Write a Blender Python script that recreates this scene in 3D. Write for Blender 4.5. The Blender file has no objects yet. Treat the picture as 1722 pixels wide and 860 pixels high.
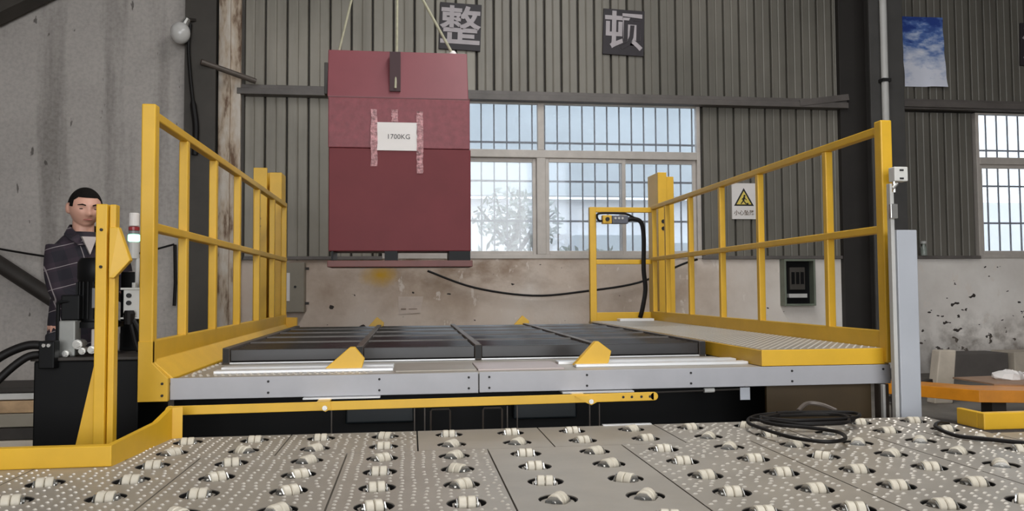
import bpy, bmesh, math, random
from math import sin, cos, pi, radians, sqrt, exp
from mathutils import Vector, Matrix, Euler

random.seed(7)
S = bpy.context.scene
COL = S.collection

# ------------------------------------------------------------------ camera, world, lights, exposure
cam_d = bpy.data.cameras.new('camera')
cam_d.sensor_width = 36.0
cam_d.lens = 28.014
cam_d.clip_end = 300
cam = bpy.data.objects.new('camera', cam_d)
COL.objects.link(cam)
cam.location = (0, 0, 1.1)
cam.rotation_euler = Euler((radians(92.474526), radians(0.365283), radians(-7.265504)), 'XYZ')
S.camera = cam

S.view_settings.view_transform = 'Standard'
S.view_settings.look = 'None'
S.view_settings.gamma = 1.0
S.view_settings.use_curve_mapping = False
S.view_settings.exposure = 0.0

world = bpy.data.worlds.new('overcast_sky')
S.world = world
world.use_nodes = True
world.node_tree.nodes['Background'].inputs[0].default_value = (0.86, 0.93, 1.0, 1)
world.node_tree.nodes['Background'].inputs[1].default_value = 3.3


def area(name, loc, rot, sx, sy, power, col=(1, 1, 1)):
    l = bpy.data.lights.new(name, 'AREA')
    l.shape = 'RECTANGLE'
    l.size, l.size_y = sx, sy
    l.energy = power
    l.color = col
    o = bpy.data.objects.new(name, l)
    COL.objects.link(o)
    o.location = loc
    o.rotation_euler = rot
    return o


# daylight through the big open hall door behind the camera, and through the roof lights
area('door_daylight', (-0.4, -6.9, 2.9), (radians(90), 0, 0), 8.5, 5.0, 385, (1.0, 0.965, 0.92))
area('roof_light_daylight', (1.9, 2.6, 6.6), (0, 0, 0), 1.2, 8.0, 300, (1.0, 0.98, 0.95))

# ------------------------------------------------------------------ materials
MATS = {}


def srgb(c):
    r = []
    for v in c:
        v /= 255.0
        r.append(v / 12.92 if v <= 0.04045 else ((v + 0.055) / 1.055) ** 2.4)
    return (r[0], r[1], r[2], 1)


class NT:
    def __init__(s, name):
        s.m = bpy.data.materials.new(name)
        s.m.use_nodes = True
        s.t = s.m.node_tree
        s.b = s.t.nodes['Principled BSDF']
        s.pos = None

    def n(s, typ, **kw):
        x = s.t.nodes.new(typ)
        for k, v in kw.items():
            setattr(x, k, v)
        return x

    def l(s, a, b):
        s.t.links.new(a, b)

    def position(s):
        if not s.pos:
            s.pos = s.n('ShaderNodeNewGeometry').outputs['Position']
        return s.pos

    def mapped(s, scale, src=None):
        mp = s.n('ShaderNodeMapping')
        mp.inputs['Scale'].default_value = scale
        s.l(src or s.position(), mp.inputs['Vector'])
        return mp.outputs[0]

    def noise(s, scale, detail=4, vec=None, rough=0.6):
        x = s.n('ShaderNodeTexNoise')
        x.inputs['Scale'].default_value = scale
        x.inputs['Detail'].default_value = detail
        x.inputs['Roughness'].default_value = rough
        s.l(vec or s.position(), x.inputs['Vector'])
        return x.outputs['Fac']

    def ramp(s, fac, stops):
        r = s.n('ShaderNodeValToRGB')
        e = r.color_ramp.elements
        while len(e) < len(stops):
            e.new(0.5)
        for i, (p, c) in enumerate(stops):
            e[i].position = p
            e[i].color = c if len(c) == 4 else (*c, 1)
        s.l(fac, r.inputs[0])
        return r.outputs[0]

    def math(s, op, a, b=None, c=None, clamp=False):
        x = s.n('ShaderNodeMath', operation=op, use_clamp=clamp)
        for i, v in enumerate((a, b, c)):
            if v is None:
                continue
            if isinstance(v, (int, float)):
                x.inputs[i].default_value = v
            else:
                s.l(v, x.inputs[i])
        return x.outputs[0]

    def mix(s, fac, a, b, mode='MIX'):
        x = s.n('ShaderNodeMix', data_type='RGBA', blend_type=mode)
        for inp, v in ((x.inputs[0], fac), (x.inputs[6], a), (x.inputs[7], b)):
            if isinstance(v, (int, float)):
                inp.default_value = v
            elif isinstance(v, tuple):
                inp.default_value = v
            else:
                s.l(v, inp)
        return x.outputs[2]

    def bump(s, h, strength=0.2, dist=0.01):
        b = s.n('ShaderNodeBump')
        b.inputs['Strength'].default_value = strength
        b.inputs['Distance'].default_value = dist
        s.l(h, b.inputs['Height'])
        s.l(b.outputs[0], s.b.inputs['Normal'])

    def col(s, c):
        if isinstance(c, tuple):
            s.b.inputs['Base Color'].default_value = c
        else:
            s.l(c, s.b.inputs['Base Color'])


def mat(name, c, rough=0.5, metal=0.0, var=0.12, vs=6.0, bump=0.0, bs=60.0, spec=None):
    """painted / plain surface with light procedural wear"""
    if name in MATS:
        return MATS[name]
    t = NT(name)
    base = srgb(c)
    if var:
        f = t.noise(vs, 5)
        dk = tuple(v * (1 - var) for v in base[:3]) + (1,)
        lt = tuple(min(1, v * (1 + var)) for v in base[:3]) + (1,)
        t.col(t.ramp(f, [(0.3, dk), (0.7, lt)]))
    else:
        t.col(base)
    t.b.inputs['Roughness'].default_value = rough
    t.b.inputs['Metallic'].default_value = metal
    if spec is not None:
        t.b.inputs['Specular IOR Level'].default_value = spec
    if bump:
        t.bump(t.noise(bs, 4), bump)
    MATS[name] = t.m
    return t.m


YELLOW = mat('yellow_enamel', (220, 172, 42), 0.42, 0, 0.07, 5)
AMBER = mat('orange_enamel', (206, 130, 24), 0.45, 0, 0.15, 5)
ALU = mat('brushed_aluminium', (168, 167, 171), 0.45, 0.1, 0.04, 9)
BRIGHT = mat('bright_aluminium', (225, 225, 226), 0.3, 0.3, 0.03, 9)
GALV = mat('galvanised_plate', (158, 150, 139), 0.42, 0.2, 0.1, 4)
STUDM = mat('glint_stud_tops', (214, 207, 196), 0.3, 0.3, 0.05, 20)  # brighter than the plate: sparkle painted into the colour
CHROME = mat('zinc_steel', (205, 203, 198), 0.25, 0.8, 0.05, 20)
NYLON = mat('white_nylon', (206, 197, 180), 0.45, 0, 0.08, 30)
BLACK = mat('black_enamel', (13, 13, 14), 0.45, 0, 0.1, 8, spec=0.18)
RUBBER = mat('black_rubber', (20, 17, 16), 0.55, 0, 0.1, 20, spec=0.25)
DARKST = mat('dark_steel', (52, 47, 43), 0.55, 0.2, 0.2, 6)
ROLLER = mat('dark_roller_sleeve', (40, 37, 37), 0.3, 0.0, 0.15, 6)
CHANNEL = mat('brown_grey_channel', (92, 83, 76), 0.45, 0.2, 0.15, 8)
HOLE = mat('bolt_black', (22, 20, 20), 0.6, 0, 0)
CRATE = mat('maroon_paint', (108, 46, 50), 0.5, 0, 0.08, 3, spec=0.2)
CRATER = mat('maroon_rough_sheen', (126, 62, 68), 0.45, 0, 0.16, 18, 0.35, 26, spec=0.35)  # rough paint; the lighter base also paints in its reflected light
PAPER = mat('white_paper', (226, 220, 216), 0.7, 0, 0.03, 5)
INK = mat('print_ink', (70, 66, 66), 0.7, 0, 0)
TAPE = mat('clear_packing_tape', (176, 128, 130), 0.12, 0, 0.6, 40, 0.8, 70)
SLING = mat('pale_webbing', (168, 164, 140), 0.8, 0, 0.15, 30)
COLUMN = mat('dark_painted_steel', (62, 57, 51), 0.6, 0.0, 0.18, 3)
COLUMN2 = mat('grey_painted_steel', (84, 82, 80), 0.55, 0.0, 0.15, 3)
GIRT = mat('grey_steel_girt', (98, 92, 88), 0.5, 0.1, 0.2, 4)
PIPE = mat('grey_white_plastic', (190, 188, 184), 0.5, 0, 0.08, 4)
GREYPOST = mat('pale_grey_paint', (176, 179, 186), 0.45, 0, 0.05, 3)
FRAMEW = mat('window_aluminium', (188, 180, 172), 0.45, 0.1, 0.1, 6)
BAR = mat('grille_steel', (64, 66, 74), 0.5, 0.1, 0.1, 8)
SIGNB = mat('sign_black', (44, 38, 42), 0.6, 0, 0.1, 4)
SIGNW = mat('sign_letter_grey', (176, 168, 170), 0.6, 0, 0.08, 8)
BOXGREY = mat('grey_beige_enamel', (136, 128, 114), 0.5, 0, 0.1, 4)
WHITEBOX = mat('white_enclosure', (210, 208, 202), 0.45, 0, 0.05, 6)
TIMBER = mat('weathered_timber', (172, 142, 108), 0.75, 0, 0.25, 9)
CARDB = mat('pale_board', (190, 178, 162), 0.7, 0, 0.12, 6)
SKIN = mat('skin', (206, 156, 136), 0.5, 0, 0.05, 20)
LIP = mat('lip', (166, 100, 90), 0.5, 0, 0)
HAIR = mat('black_hair', (17, 13, 11), 0.8, 0, 0.3, 90, 0.6, 180, spec=0.15)
EYE = mat('eye_dark', (34, 24, 20), 0.3, 0, 0)
TROUSER = mat('dark_trousers', (36, 36, 42), 0.8, 0, 0.2, 12)
INNER = mat('grey_undershirt', (176, 164, 160), 0.8, 0, 0.1, 12)
RED = mat('red_lens', (150, 50, 54), 0.35, 0, 0)
GLASSW = mat('frosted_lamp_glass', (205, 202, 198), 0.2, 0, 0.06, 10)
GREENST = mat('green_grey_steel', (112, 118, 104), 0.5, 0.1, 0.15, 6)


def make_emit(name, c, st):
    t = NT(name)
    t.col(srgb(c))
    t.b.inputs['Emission Color'].default_value = srgb(c)
    t.b.inputs['Emission Strength'].default_value = st
    return t.m


GREENL = make_emit('lit_green_lens', (150, 255, 215), 3.0)


def make_concrete(name, c, dark, streak=0.5, cracks=False):
    t = NT(name)
    base = srgb(c)
    big = t.noise(0.7, 5)
    col = t.ramp(big, [(0.3, tuple(v * 0.82 for v in base[:3])), (0.7, tuple(v * 1.08 for v in base[:3]))])
    st = t.noise(1.0, 6, t.mapped((2.6, 2.6, 0.22)))
    f = t.ramp(st, [(0.50, (0, 0, 0)), (0.66, (streak,) * 3)])
    col = t.mix(f, col, srgb(dark))
    fine = t.noise(26, 6)
    col = t.mix(0.18, col, t.ramp(fine, [(0.3, (0.05, 0.045, 0.04)), (0.6, base[:3])]))
    sp = t.noise(3.1, 3, t.mapped((3.2, 3.2, 1.1)))
    col = t.mix(t.ramp(sp, [(0.70, (0, 0, 0)), (0.73, (0.75,) * 3)]), col, srgb((62, 56, 52)))
    t.col(col)
    t.b.inputs['Roughness'].default_value = 0.85
    t.bump(t.noise(12, 6), 0.25)
    return t.m


CONC = make_concrete('stained_concrete', (184, 177, 171), (100, 94, 89), 0.6)


def make_plaster():
    """pinkish-grey plaster dado: blotches, a brown band below the sill, chips and old paint"""
    t = NT('patchy_plaster')
    sep = t.n('ShaderNodeSeparateXYZ')
    t.l(t.position(), sep.inputs[0])
    X, Z = sep.outputs[0], sep.outputs[2]
    base = srgb((206, 190, 176))
    col = t.ramp(t.noise(1.1, 6), [(0.3, srgb((172, 152, 134))), (0.52, base), (0.75, srgb((214, 203, 193)))])
    col = t.mix(t.math('MULTIPLY', t.math('SUBTRACT', X, 3.4), 0.5, clamp=True), col, t.ramp(t.noise(1.4, 6), [(0.3, srgb((216, 208, 200))), (0.7, srgb((238, 232, 225)))]))
    # worn brown area near the sill, between x -1 and 2
    zb = t.math('MULTIPLY', t.math('SUBTRACT', Z, 0.75), 1.5, clamp=True)
    xb = t.math('SUBTRACT', 1.0, t.math('ABSOLUTE', t.math('MULTIPLY', t.math('SUBTRACT', X, 0.6), 0.42)), clamp=True)
    nb = t.ramp(t.noise(2.2, 8, t.mapped((1, 1, 1.6))), [(0.42, (0, 0, 0)), (0.6, (1, 1, 1))])
    f = t.math('MULTIPLY', t.math('MULTIPLY', zb, xb), nb)
    col = t.mix(t.math('MULTIPLY', f, 0.9), col, srgb((138, 112, 90)))
    # pale flaked bits
    fl = t.ramp(t.noise(7, 8, t.mapped((1, 1, 0.55))), [(0.62, (0, 0, 0)), (0.66, (0.65,) * 3)])
    col = t.mix(fl, col, srgb((226, 216, 206)))
    # yellow overspray
    dx = t.math('MULTIPLY', t.math('SUBTRACT', X, -0.36), 4.2)
    dz = t.math('MULTIPLY', t.math('SUBTRACT', Z, 1.28), 6.5)
    d = t.math('SQRT', t.math('ADD', t.math('MULTIPLY', dx, dx), t.math('MULTIPLY', dz, dz)))
    d = t.math('ADD', d, t.math('MULTIPLY', t.noise(9, 4), 0.8))
    col = t.mix(t.math('MULTIPLY', t.math('SUBTRACT', 1.45, d, clamp=True), 1.0, clamp=True), col, srgb((196, 152, 40)))
    # black chips, thick at the right end
    vec = t.mapped((1.0, 1.0, 1.4))
    v = t.noise(9.0, 2, vec, 0.4)
    cm = t.math('MULTIPLY', t.math('SUBTRACT', X, 5.6), 0.6, clamp=True)
    cz = t.math('SUBTRACT', 1.0, t.math('ABSOLUTE', t.math('MULTIPLY', t.math('SUBTRACT', Z, 0.58), 1.5)), clamp=True)
    thr = t.math('SUBTRACT', 0.745, t.math('MULTIPLY', t.math('MULTIPLY', cm, cz), 0.125))
    chip = t.math('MULTIPLY', t.math('SUBTRACT', v, thr), 60, clamp=True)
    col = t.mix(chip, col, srgb((52, 44, 40)))
    gx = t.math('MULTIPLY', t.math('SUBTRACT', X, 5.9), 0.8, clamp=True)
    gz = t.math('MULTIPLY', t.math('SUBTRACT', 0.85, Z), 2.4, clamp=True)
    gn = t.ramp(t.noise(4.0, 8), [(0.44, (0, 0, 0)), (0.62, (1, 1, 1))])
    col = t.mix(t.math('MULTIPLY', t.math('MULTIPLY', gx, gz), t.math('MULTIPLY', gn, 0.75)), col, srgb((122, 110, 98)))
    # damp foot of the wall
    low = t.math('MULTIPLY', t.math('SUBTRACT', 0.5, Z), 2.2, clamp=True)
    col = t.mix(t.math('MULTIPLY', low, 0.6), col, srgb((112, 104, 96)))
    t.col(col)
    t.b.inputs['Roughness'].default_value = 0.85
    t.bump(t.noise(14, 7), 0.35)
    return t.m


PLASTER = make_plaster()


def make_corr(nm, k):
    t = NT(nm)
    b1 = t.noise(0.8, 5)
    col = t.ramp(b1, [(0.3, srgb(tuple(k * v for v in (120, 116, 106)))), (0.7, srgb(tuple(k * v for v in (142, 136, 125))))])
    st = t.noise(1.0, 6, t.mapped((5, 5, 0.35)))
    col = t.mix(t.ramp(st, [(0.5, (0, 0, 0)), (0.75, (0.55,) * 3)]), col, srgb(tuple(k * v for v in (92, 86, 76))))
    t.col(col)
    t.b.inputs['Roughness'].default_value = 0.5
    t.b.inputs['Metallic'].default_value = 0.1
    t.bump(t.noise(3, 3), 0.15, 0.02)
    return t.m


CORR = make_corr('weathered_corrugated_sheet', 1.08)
CORR4 = make_corr('half_shaded_corrugated_sheet', 0.94)  # middle run: start of the rightward shading, painted into the tone
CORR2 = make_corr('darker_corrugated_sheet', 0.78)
CORR3 = make_corr('shaded_corrugated_sheet', 0.87)  # roof-beam shade painted into the sheet colour of this run
BACKING = mat('dark_sheet_back', (52, 48, 44), 0.7, 0, 0.2, 4)


def make_peel():
    t = NT('peeling_lime_plaster')
    f = t.noise(3.0, 8, t.mapped((2.5, 2.5, 0.7)))
    t.col(t.ramp(f, [(0.36, srgb((112, 88, 70))), (0.46, srgb((186, 168, 148))), (0.6, srgb((206, 196, 184)))]))
    t.b.inputs['Roughness'].default_value = 0.85
    t.bump(f, 0.5)
    return t.m


PEEL = make_peel()


def make_glass():
    t = NT('window_glass')
    nt = t.t
    nt.nodes.remove(t.b)
    tr = t.n('ShaderNodeBsdfTransparent')
    tr.inputs[0].default_value = (0.93, 0.95, 0.97, 1)
    gl = t.n('ShaderNodeBsdfGlossy')
    gl.inputs['Roughness'].default_value = 0.05
    df = t.n('ShaderNodeBsdfDiffuse')
    df.inputs[0].default_value = (0.7, 0.73, 0.78, 1)
    m0 = t.n('ShaderNodeMixShader')
    m0.inputs[0].default_value = 0.16                       # dust on the pane
    t.l(tr.outputs[0], m0.inputs[1])
    t.l(df.outputs[0], m0.inputs[2])
    m1 = t.n('ShaderNodeMixShader')
    m1.inputs[0].default_value = 0.06
    t.l(m0.outputs[0], m1.inputs[1])
    t.l(gl.outputs[0], m1.inputs[2])
    t.l(m1.outputs[0], nt.nodes['Material Output'].inputs[0])
    return t.m


GLASS = make_glass()


def make_poster():
    t = NT('snow_mountain_print')
    tc = t.n('ShaderNodeTexCoord').outputs['Generated']
    sep = t.n('ShaderNodeSeparateXYZ')
    t.l(tc, sep.inputs[0])
    z = sep.outputs[2]
    mp = t.n('ShaderNodeMapping')
    mp.inputs['Scale'].default_value = (2.2, 1, 7)
    mp.inputs['Rotation'].default_value = (0, 0.25, 0)
    t.l(tc, mp.inputs['Vector'])
    nz = t.noise(1.5, 6, mp.outputs[0])
    f = t.math('ADD', z, t.math('MULTIPLY', t.math('SUBTRACT', nz, 0.5), 1.5))
    t.col(t.ramp(f, [(0.18, srgb((226, 228, 240))), (0.5, srgb((176, 188, 216))), (0.72, srgb((92, 122, 184))), (0.95, srgb((40, 66, 140)))]))
    t.b.inputs['Roughness'].default_value = 0.45
    return t.m


POSTER = make_poster()


def make_plaid():
    t = NT('dark_plaid_cloth')
    tc = t.n('ShaderNodeTexCoord').outputs['Object']
    mp = t.n('ShaderNodeMapping')
    mp.inputs['Rotation'].default_value = (radians(8), radians(14), 0)
    t.l(tc, mp.inputs['Vector'])
    sep = t.n('ShaderNodeSeparateXYZ')
    t.l(mp.outputs[0], sep.inputs[0])

    def lines(v, pitch, w, off=0.0):
        q = t.math('FRACT', t.math('DIVIDE', t.math('ADD', v, 10 + off), pitch))
        return t.math('LESS_THAN', q, w)
    a = lines(sep.outputs[0], 0.17, 0.022, 0.04)
    b = lines(sep.outputs[2], 0.105, 0.032, 0.03)
    wa = lines(sep.outputs[0], 0.105, 0.45, 0.055)
    wb = lines(sep.outputs[2], 0.10, 0.45, 0.06)
    col = t.mix(t.math('MULTIPLY', t.math('ADD', wa, wb), 0.5), srgb((24, 20, 30)), srgb((44, 32, 42)))
    col = t.mix(t.math('MULTIPLY', t.math('MAXIMUM', a, b), 0.6), col, srgb((170, 160, 160)))
    t.col(col)
    t.b.inputs['Roughness'].default_value = 0.85
    return t.m


PLAID = make_plaid()


def make_floor():
    t = NT('dusty_concrete_floor')
    t.col(t.ramp(t.noise(1.4, 7), [(0.3, srgb((84, 78, 72))), (0.7, srgb((128, 121, 112)))]))
    t.b.inputs['Roughness'].default_value = 0.8
    t.bump(t.noise(20, 5), 0.2)
    return t.m


FLOOR = make_floor()


def make_leaf():
    t = NT('grey_green_foliage')
    t.col(t.ramp(t.noise(5, 3), [(0.3, srgb((96, 110, 100))), (0.7, srgb((140, 150, 142)))]))
    t.b.inputs['Roughness'].default_value = 0.7
    return t.m


LEAF = make_leaf()

# ------------------------------------------------------------------ mesh helpers
WORLD = {}          # object -> world location of its origin


class MB:
    def __init__(s):
        s.v, s.f = [], []

    def add(s, vs, fs):
        n = len(s.v)
        s.v += [tuple(q) for q in vs]
        s.f += [tuple(i + n for i in f) for f in fs]
        return s

    def box(s, x0, x1, y0, y1, z0, z1):
        return s.add([(x0, y0, z0), (x1, y0, z0), (x1, y1, z0), (x0, y1, z0), (x0, y0, z1), (x1, y0, z1), (x1, y1, z1), (x0, y1, z1)],
                     [(0, 3, 2, 1), (4, 5, 6, 7), (0, 1, 5, 4), (1, 2, 6, 5), (2, 3, 7, 6), (3, 0, 4, 7)])

    def bar(s, a, b, w, h, up=(0, 0, 1)):
        """square bar from a to b"""
        a, b = Vector(a), Vector(b)
        d = (b - a).normalized()
        u = Vector(up)
        if abs(d.dot(u)) > 0.98:
            u = Vector((0, 1, 0))
        sd = d.cross(u).normalized()
        u = sd.cross(d).normalized()
        vs = []
        for p in (a, b):
            for i, j in ((-1, -1), (1, -1), (1, 1), (-1, 1)):
                vs.append(p + sd * (i * w / 2) + u * (j * h / 2))
        return s.add(vs, [(0, 1, 2, 3), (7, 6, 5, 4), (0, 4, 5, 1), (1, 5, 6, 2), (2, 6, 7, 3), (3, 7, 4, 0)])

    def prism(s, poly, d, a):
        """poly: list of 3D points (planar); d: extrusion vector"""
        n = len(poly)
        d = Vector(d)
        vs = [Vector(p) for p in poly] + [Vector(p) + d for p in poly]
        fs = [tuple(range(n)), tuple(reversed(range(n, 2 * n)))]
        for i in range(n):
            j = (i + 1) % n
            fs.append((i, i + n, j + n, j))
        return s.add(vs, fs)

    def tube(s, pts, r, seg=8, cap=True, ell=None):
        pts = [Vector(p) for p in pts]
        rs = r if isinstance(r, (list, tuple)) else [r] * len(pts)
        n = len(s.v)
        prev = None
        for i, p in enumerate(pts):
            d = (pts[min(i + 1, len(pts) - 1)] - pts[max(i - 1, 0)]).normalized()
            if prev is None:
                u = Vector((0, 0, 1)) if abs(d.z) < 0.9 else Vector((0, 1, 0))
                u = (u - d * u.dot(d)).normalized()
            else:
                u = (prev - d * prev.dot(d))
                u = u.normalized() if u.length > 1e-6 else d.orthogonal().normalized()
            prev = u
            w = d.cross(u)
            for k in range(seg):
                a = 2 * pi * k / seg
                if ell:
                    e = ell[i]
                    s.v.append(tuple(p + Vector((cos(a) * e[0], sin(a) * e[1], 0))))
                else:
                    s.v.append(tuple(p + (u * cos(a) + w * sin(a)) * rs[i]))
        for i in range(len(pts) - 1):
            for k in range(seg):
                a, b = n + i * seg + k, n + i * seg + (k + 1) % seg
                s.f.append((a, b, b + seg, a + seg))
        if cap:
            s.f.append(tuple(n + k for k in reversed(range(seg))))
            s.f.append(tuple(n + (len(pts) - 1) * seg + k for k in range(seg)))
        return s

    def cyl(s, a, b, r, seg=12, r2=None):
        return s.tube([a, b], [r, r if r2 is None else r2], seg)

    def ball(s, c, rx, ry, rz, seg=12, ring=8):
        n = len(s.v)
        for i in range(ring + 1):
            th = pi * i / ring
            for k in range(seg):
                a = 2 * pi * k / seg
                s.v.append((c[0] + rx * sin(th) * cos(a), c[1] + ry * sin(th) * sin(a), c[2] + rz * cos(th)))
        for i in range(ring):
            for k in range(seg):
                a, b = n + i * seg + k, n + i * seg + (k + 1) % seg
                s.f.append((a, a + seg, b + seg, b))
        return s

    def lathe(s, c, prof, seg=16):
        n = len(s.v)
        for r, z in prof:
            for k in range(seg):
                a = 2 * pi * k / seg
                s.v.append((c[0] + r * cos(a), c[1] + r * sin(a), c[2] + z))
        for i in range(len(prof) - 1):
            for k in range(seg):
                a, b = n + i * seg + k, n + i * seg + (k + 1) % seg
                s.f.append((a, b, b + seg, a + seg))
        s.f.append(tuple(n + k for k in reversed(range(seg))))
        s.f.append(tuple(n + (len(prof) - 1) * seg + k for k in range(seg)))
        return s

    def mesh(s, name, shift=(0, 0, 0), smooth=False):
        m = bpy.data.meshes.new(name)
        sh = Vector(shift)
        m.from_pydata([Vector(v) - sh for v in s.v], [], s.f)
        bm = bmesh.new()
        bm.from_mesh(m)
        bmesh.ops.recalc_face_normals(bm, faces=bm.faces)
        bm.to_mesh(m)
        bm.free()
        if smooth:
            for p in m.polygons:
                p.use_smooth = True
        return m

    def build(s, name, material, parent=None, bevel=0.0, smooth=False, local=False):
        """vertices are world coordinates (or the parent's frame when local)"""
        xs = list(zip(*s.v))
        c = Vector([(min(q) + max(q)) / 2 for q in xs])
        m = s.mesh(name, c, smooth)
        m.materials.append(material)
        o = bpy.data.objects.new(name, m)
        COL.objects.link(o)
        place(o, c, parent, local)
        if bevel:
            b = o.modifiers.new('bevel', 'BEVEL')
            b.width = bevel
            b.segments = 2
            b.limit_method = 'ANGLE'
            b.angle_limit = radians(40)
        if smooth:
            try:
                m.set_sharp_from_angle(angle=radians(42))
            except Exception:
                pass
        return o


def place(o, wl, parent=None, local=False):
    wl = Vector(wl)
    if parent is not None:
        o.parent = parent
        o.location = wl if local else wl - WORLD[parent.name]
        WORLD[o.name] = (WORLD[parent.name] + wl) if local else wl
    else:
        o.location = wl
        WORLD[o.name] = wl


def empty(name, loc, label=None, cat=None, group=None, parent=None, kind=None):
    o = bpy.data.objects.new(name, None)
    o.empty_display_size = 0.1
    COL.objects.link(o)
    place(o, loc, parent)
    tag(o, label, cat, group, kind)
    return o


def tag(o, label=None, cat=None, group=None, kind=None):
    if label:
        o['label'] = label
    if cat:
        o['category'] = cat
    if group:
        o['group'] = group
    if kind:
        o['kind'] = kind
    return o


def inst(src, loc, parent=None, rot=None, scale=None):
    o = src.copy()
    COL.objects.link(o)
    o.parent = None
    place(o, loc, parent)
    if rot:
        o.rotation_euler = rot
    if scale:
        o.scale = scale
    return o


def smooth_path(pts, n=6):
    pts = [Vector(p) for p in pts]
    out = []
    for i in range(len(pts) - 1):
        p0, p1, p2, p3 = pts[max(i - 1, 0)], pts[i], pts[i + 1], pts[min(i + 2, len(pts) - 1)]
        for k in range(n):
            t = k / n
            out.append(0.5 * ((2 * p1) + (p2 - p0) * t + (2 * p0 - 5 * p1 + 4 * p2 - p3) * t * t + (3 * p1 - p0 - 3 * p2 + p3) * t ** 3))
    out.append(pts[-1])
    return out


def text_obj(name, body, size, loc, material, parent=None, depth=0.001, bold=0.0, local=False):
    """flat lettering facing -Y, centred on loc"""
    cu = bpy.data.curves.new(name, 'FONT')
    cu.body = body
    cu.size = size
    cu.align_x = 'CENTER'
    cu.align_y = 'CENTER'
    cu.extrude = depth
    cu.offset = bold
    cu.resolution_u = 3
    tmp = bpy.data.objects.new(name + '_tmp', cu)
    COL.objects.link(tmp)
    dg = bpy.context.evaluated_depsgraph_get()
    m = bpy.data.meshes.new_from_object(tmp.evaluated_get(dg))
    bpy.data.objects.remove(tmp)
    m.name = name
    m.transform(Matrix.Rotation(radians(90), 4, 'X'))
    if len(m.vertices):
        lo = [min(v.co[i] for v in m.vertices) for i in range(3)]
        hi = [max(v.co[i] for v in m.vertices) for i in range(3)]
        m.transform(Matrix.Translation(-Vector([(lo[i] + hi[i]) / 2 for i in range(3)])))
    m.materials.clear()
    m.materials.append(material)
    o = bpy.data.objects.new(name, m)
    COL.objects.link(o)
    place(o, loc, parent, local)
    return o


def struct(o):
    o['kind'] = 'structure'
    return o


# ------------------------------------------------------------------ the hall
WY = 9.5            # face of the rear wall
SILL = 1.475
WTOP = 3.38

struct(MB().box(-9, 13, -7, 9.8, -0.2, 0).build('floor', FLOOR))
wall = struct(MB().box(-2.6, 13, WY, 9.8, 0, SILL).build('wall_rear', PLASTER))
# sheet backing round the two window openings
bk = MB()
for x0, x1, z0, z1 in ((-2.6, -0.33, SILL, WTOP), (3.585, 7.33, SILL, WTOP), (9.9, 13, SILL, WTOP), (-2.6, 13, WTOP, 6.8)):
    bk.box(x0, x1, WY + 0.055, 9.62, z0, z1)
bk.build('sheet_backing', BACKING, wall)


def panel_run(x0, x1, pitch, z0, z1, phase=None, sheet=None):
    xs = []
    x = x0
    if phase is not None:
        k = math.ceil((x0 - phase) / pitch)
        x = phase + k * pitch
        if x - x0 > 0.05:
            xs.append((x0, x))
    while x < x1 - 0.05:
        xs.append((x, min(x + pitch, x1)))
        x += pitch
    cache = {}
    for a, b in xs:
        w = round(b - a - 0.024, 3)
        c = Vector(((a + b) / 2, WY + 0.0275, (z0 + z1) / 2))
        if w not in cache:
            m = MB()
            hw, hh = w / 2, (z1 - z0) / 2
            y0 = -0.0275
            prof = [(-hw - 0.006, y0 + 0.055), (-hw, y0 + 0.006), (-hw + 0.008, y0), (-0.012, y0), (0, y0 + 0.007), (0.012, y0), (hw - 0.008, y0), (hw, y0 + 0.006), (hw + 0.006, y0 + 0.055)]
            vs = [(px, py, -hh) for px, py in prof] + [(px, py, hh) for px, py in prof]
            n = len(prof)
            m.add(vs, [(i, i + 1, i + 1 + n, i + n) for i in range(n - 1)])
            me = m.mesh('wall_panel')
            me.materials.append(sheet or CORR)
            cache[w] = me
        o = bpy.data.objects.new('wall_panel', cache[w])
        COL.objects.link(o)
        place(o, c, wall)


PH1 = -1.68
panel_run(-1.95, 0.80, 0.2475, 3.46, 6.4, PH1)
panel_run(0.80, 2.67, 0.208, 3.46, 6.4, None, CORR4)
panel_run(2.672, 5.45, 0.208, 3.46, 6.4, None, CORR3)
panel_run(-1.95, -0.36, 0.2475, SILL + 0.03, 3.37, PH1)
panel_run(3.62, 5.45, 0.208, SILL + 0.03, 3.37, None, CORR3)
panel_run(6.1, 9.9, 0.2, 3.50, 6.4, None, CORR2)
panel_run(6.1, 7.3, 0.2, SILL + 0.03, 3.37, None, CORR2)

# ledge on top of the dado, girt, columns
struct(MB().box(-1.97, -0.33, WY - 0.05, WY, SILL - 0.01, SILL + 0.03).box(3.585, 7.33, WY - 0.05, WY, SILL - 0.01, SILL + 0.03).build('trim_1', GIRT, None, 0.004))
g = struct(MB().box(-1.97, 5.5, WY - 0.10, WY, 3.37, 3.405).box(-1.97, 5.5, WY - 0.14, WY - 0.10, 3.37, 3.44).box(-1.97, 5.5, WY - 0.10, WY, 3.44, 3.49).build('trim_2', GIRT, None, 0.004))
struct(MB().box(6.05, 13, WY - 0.10, WY, 3.39, 3.44).box(6.05, 13, WY - 0.14, WY - 0.10, 3.41, 3.49).box(6.05, 13, WY - 0.07, WY, 3.48, 3.53).build('trim_3', GIRT, None, 0.004))
# left steel column (H section) with web and flanges
struct(MB().box(-2.47, -2.14, 9.08, 9.11, 0, 6.8).box(-2.32, -2.29, 9.11, 9.5, 0, 6.8).box(-2.47, -2.14, 9.44, 9.47, 0, 6.8).build('trim_4', COLUMN, None, 0.004))
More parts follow.
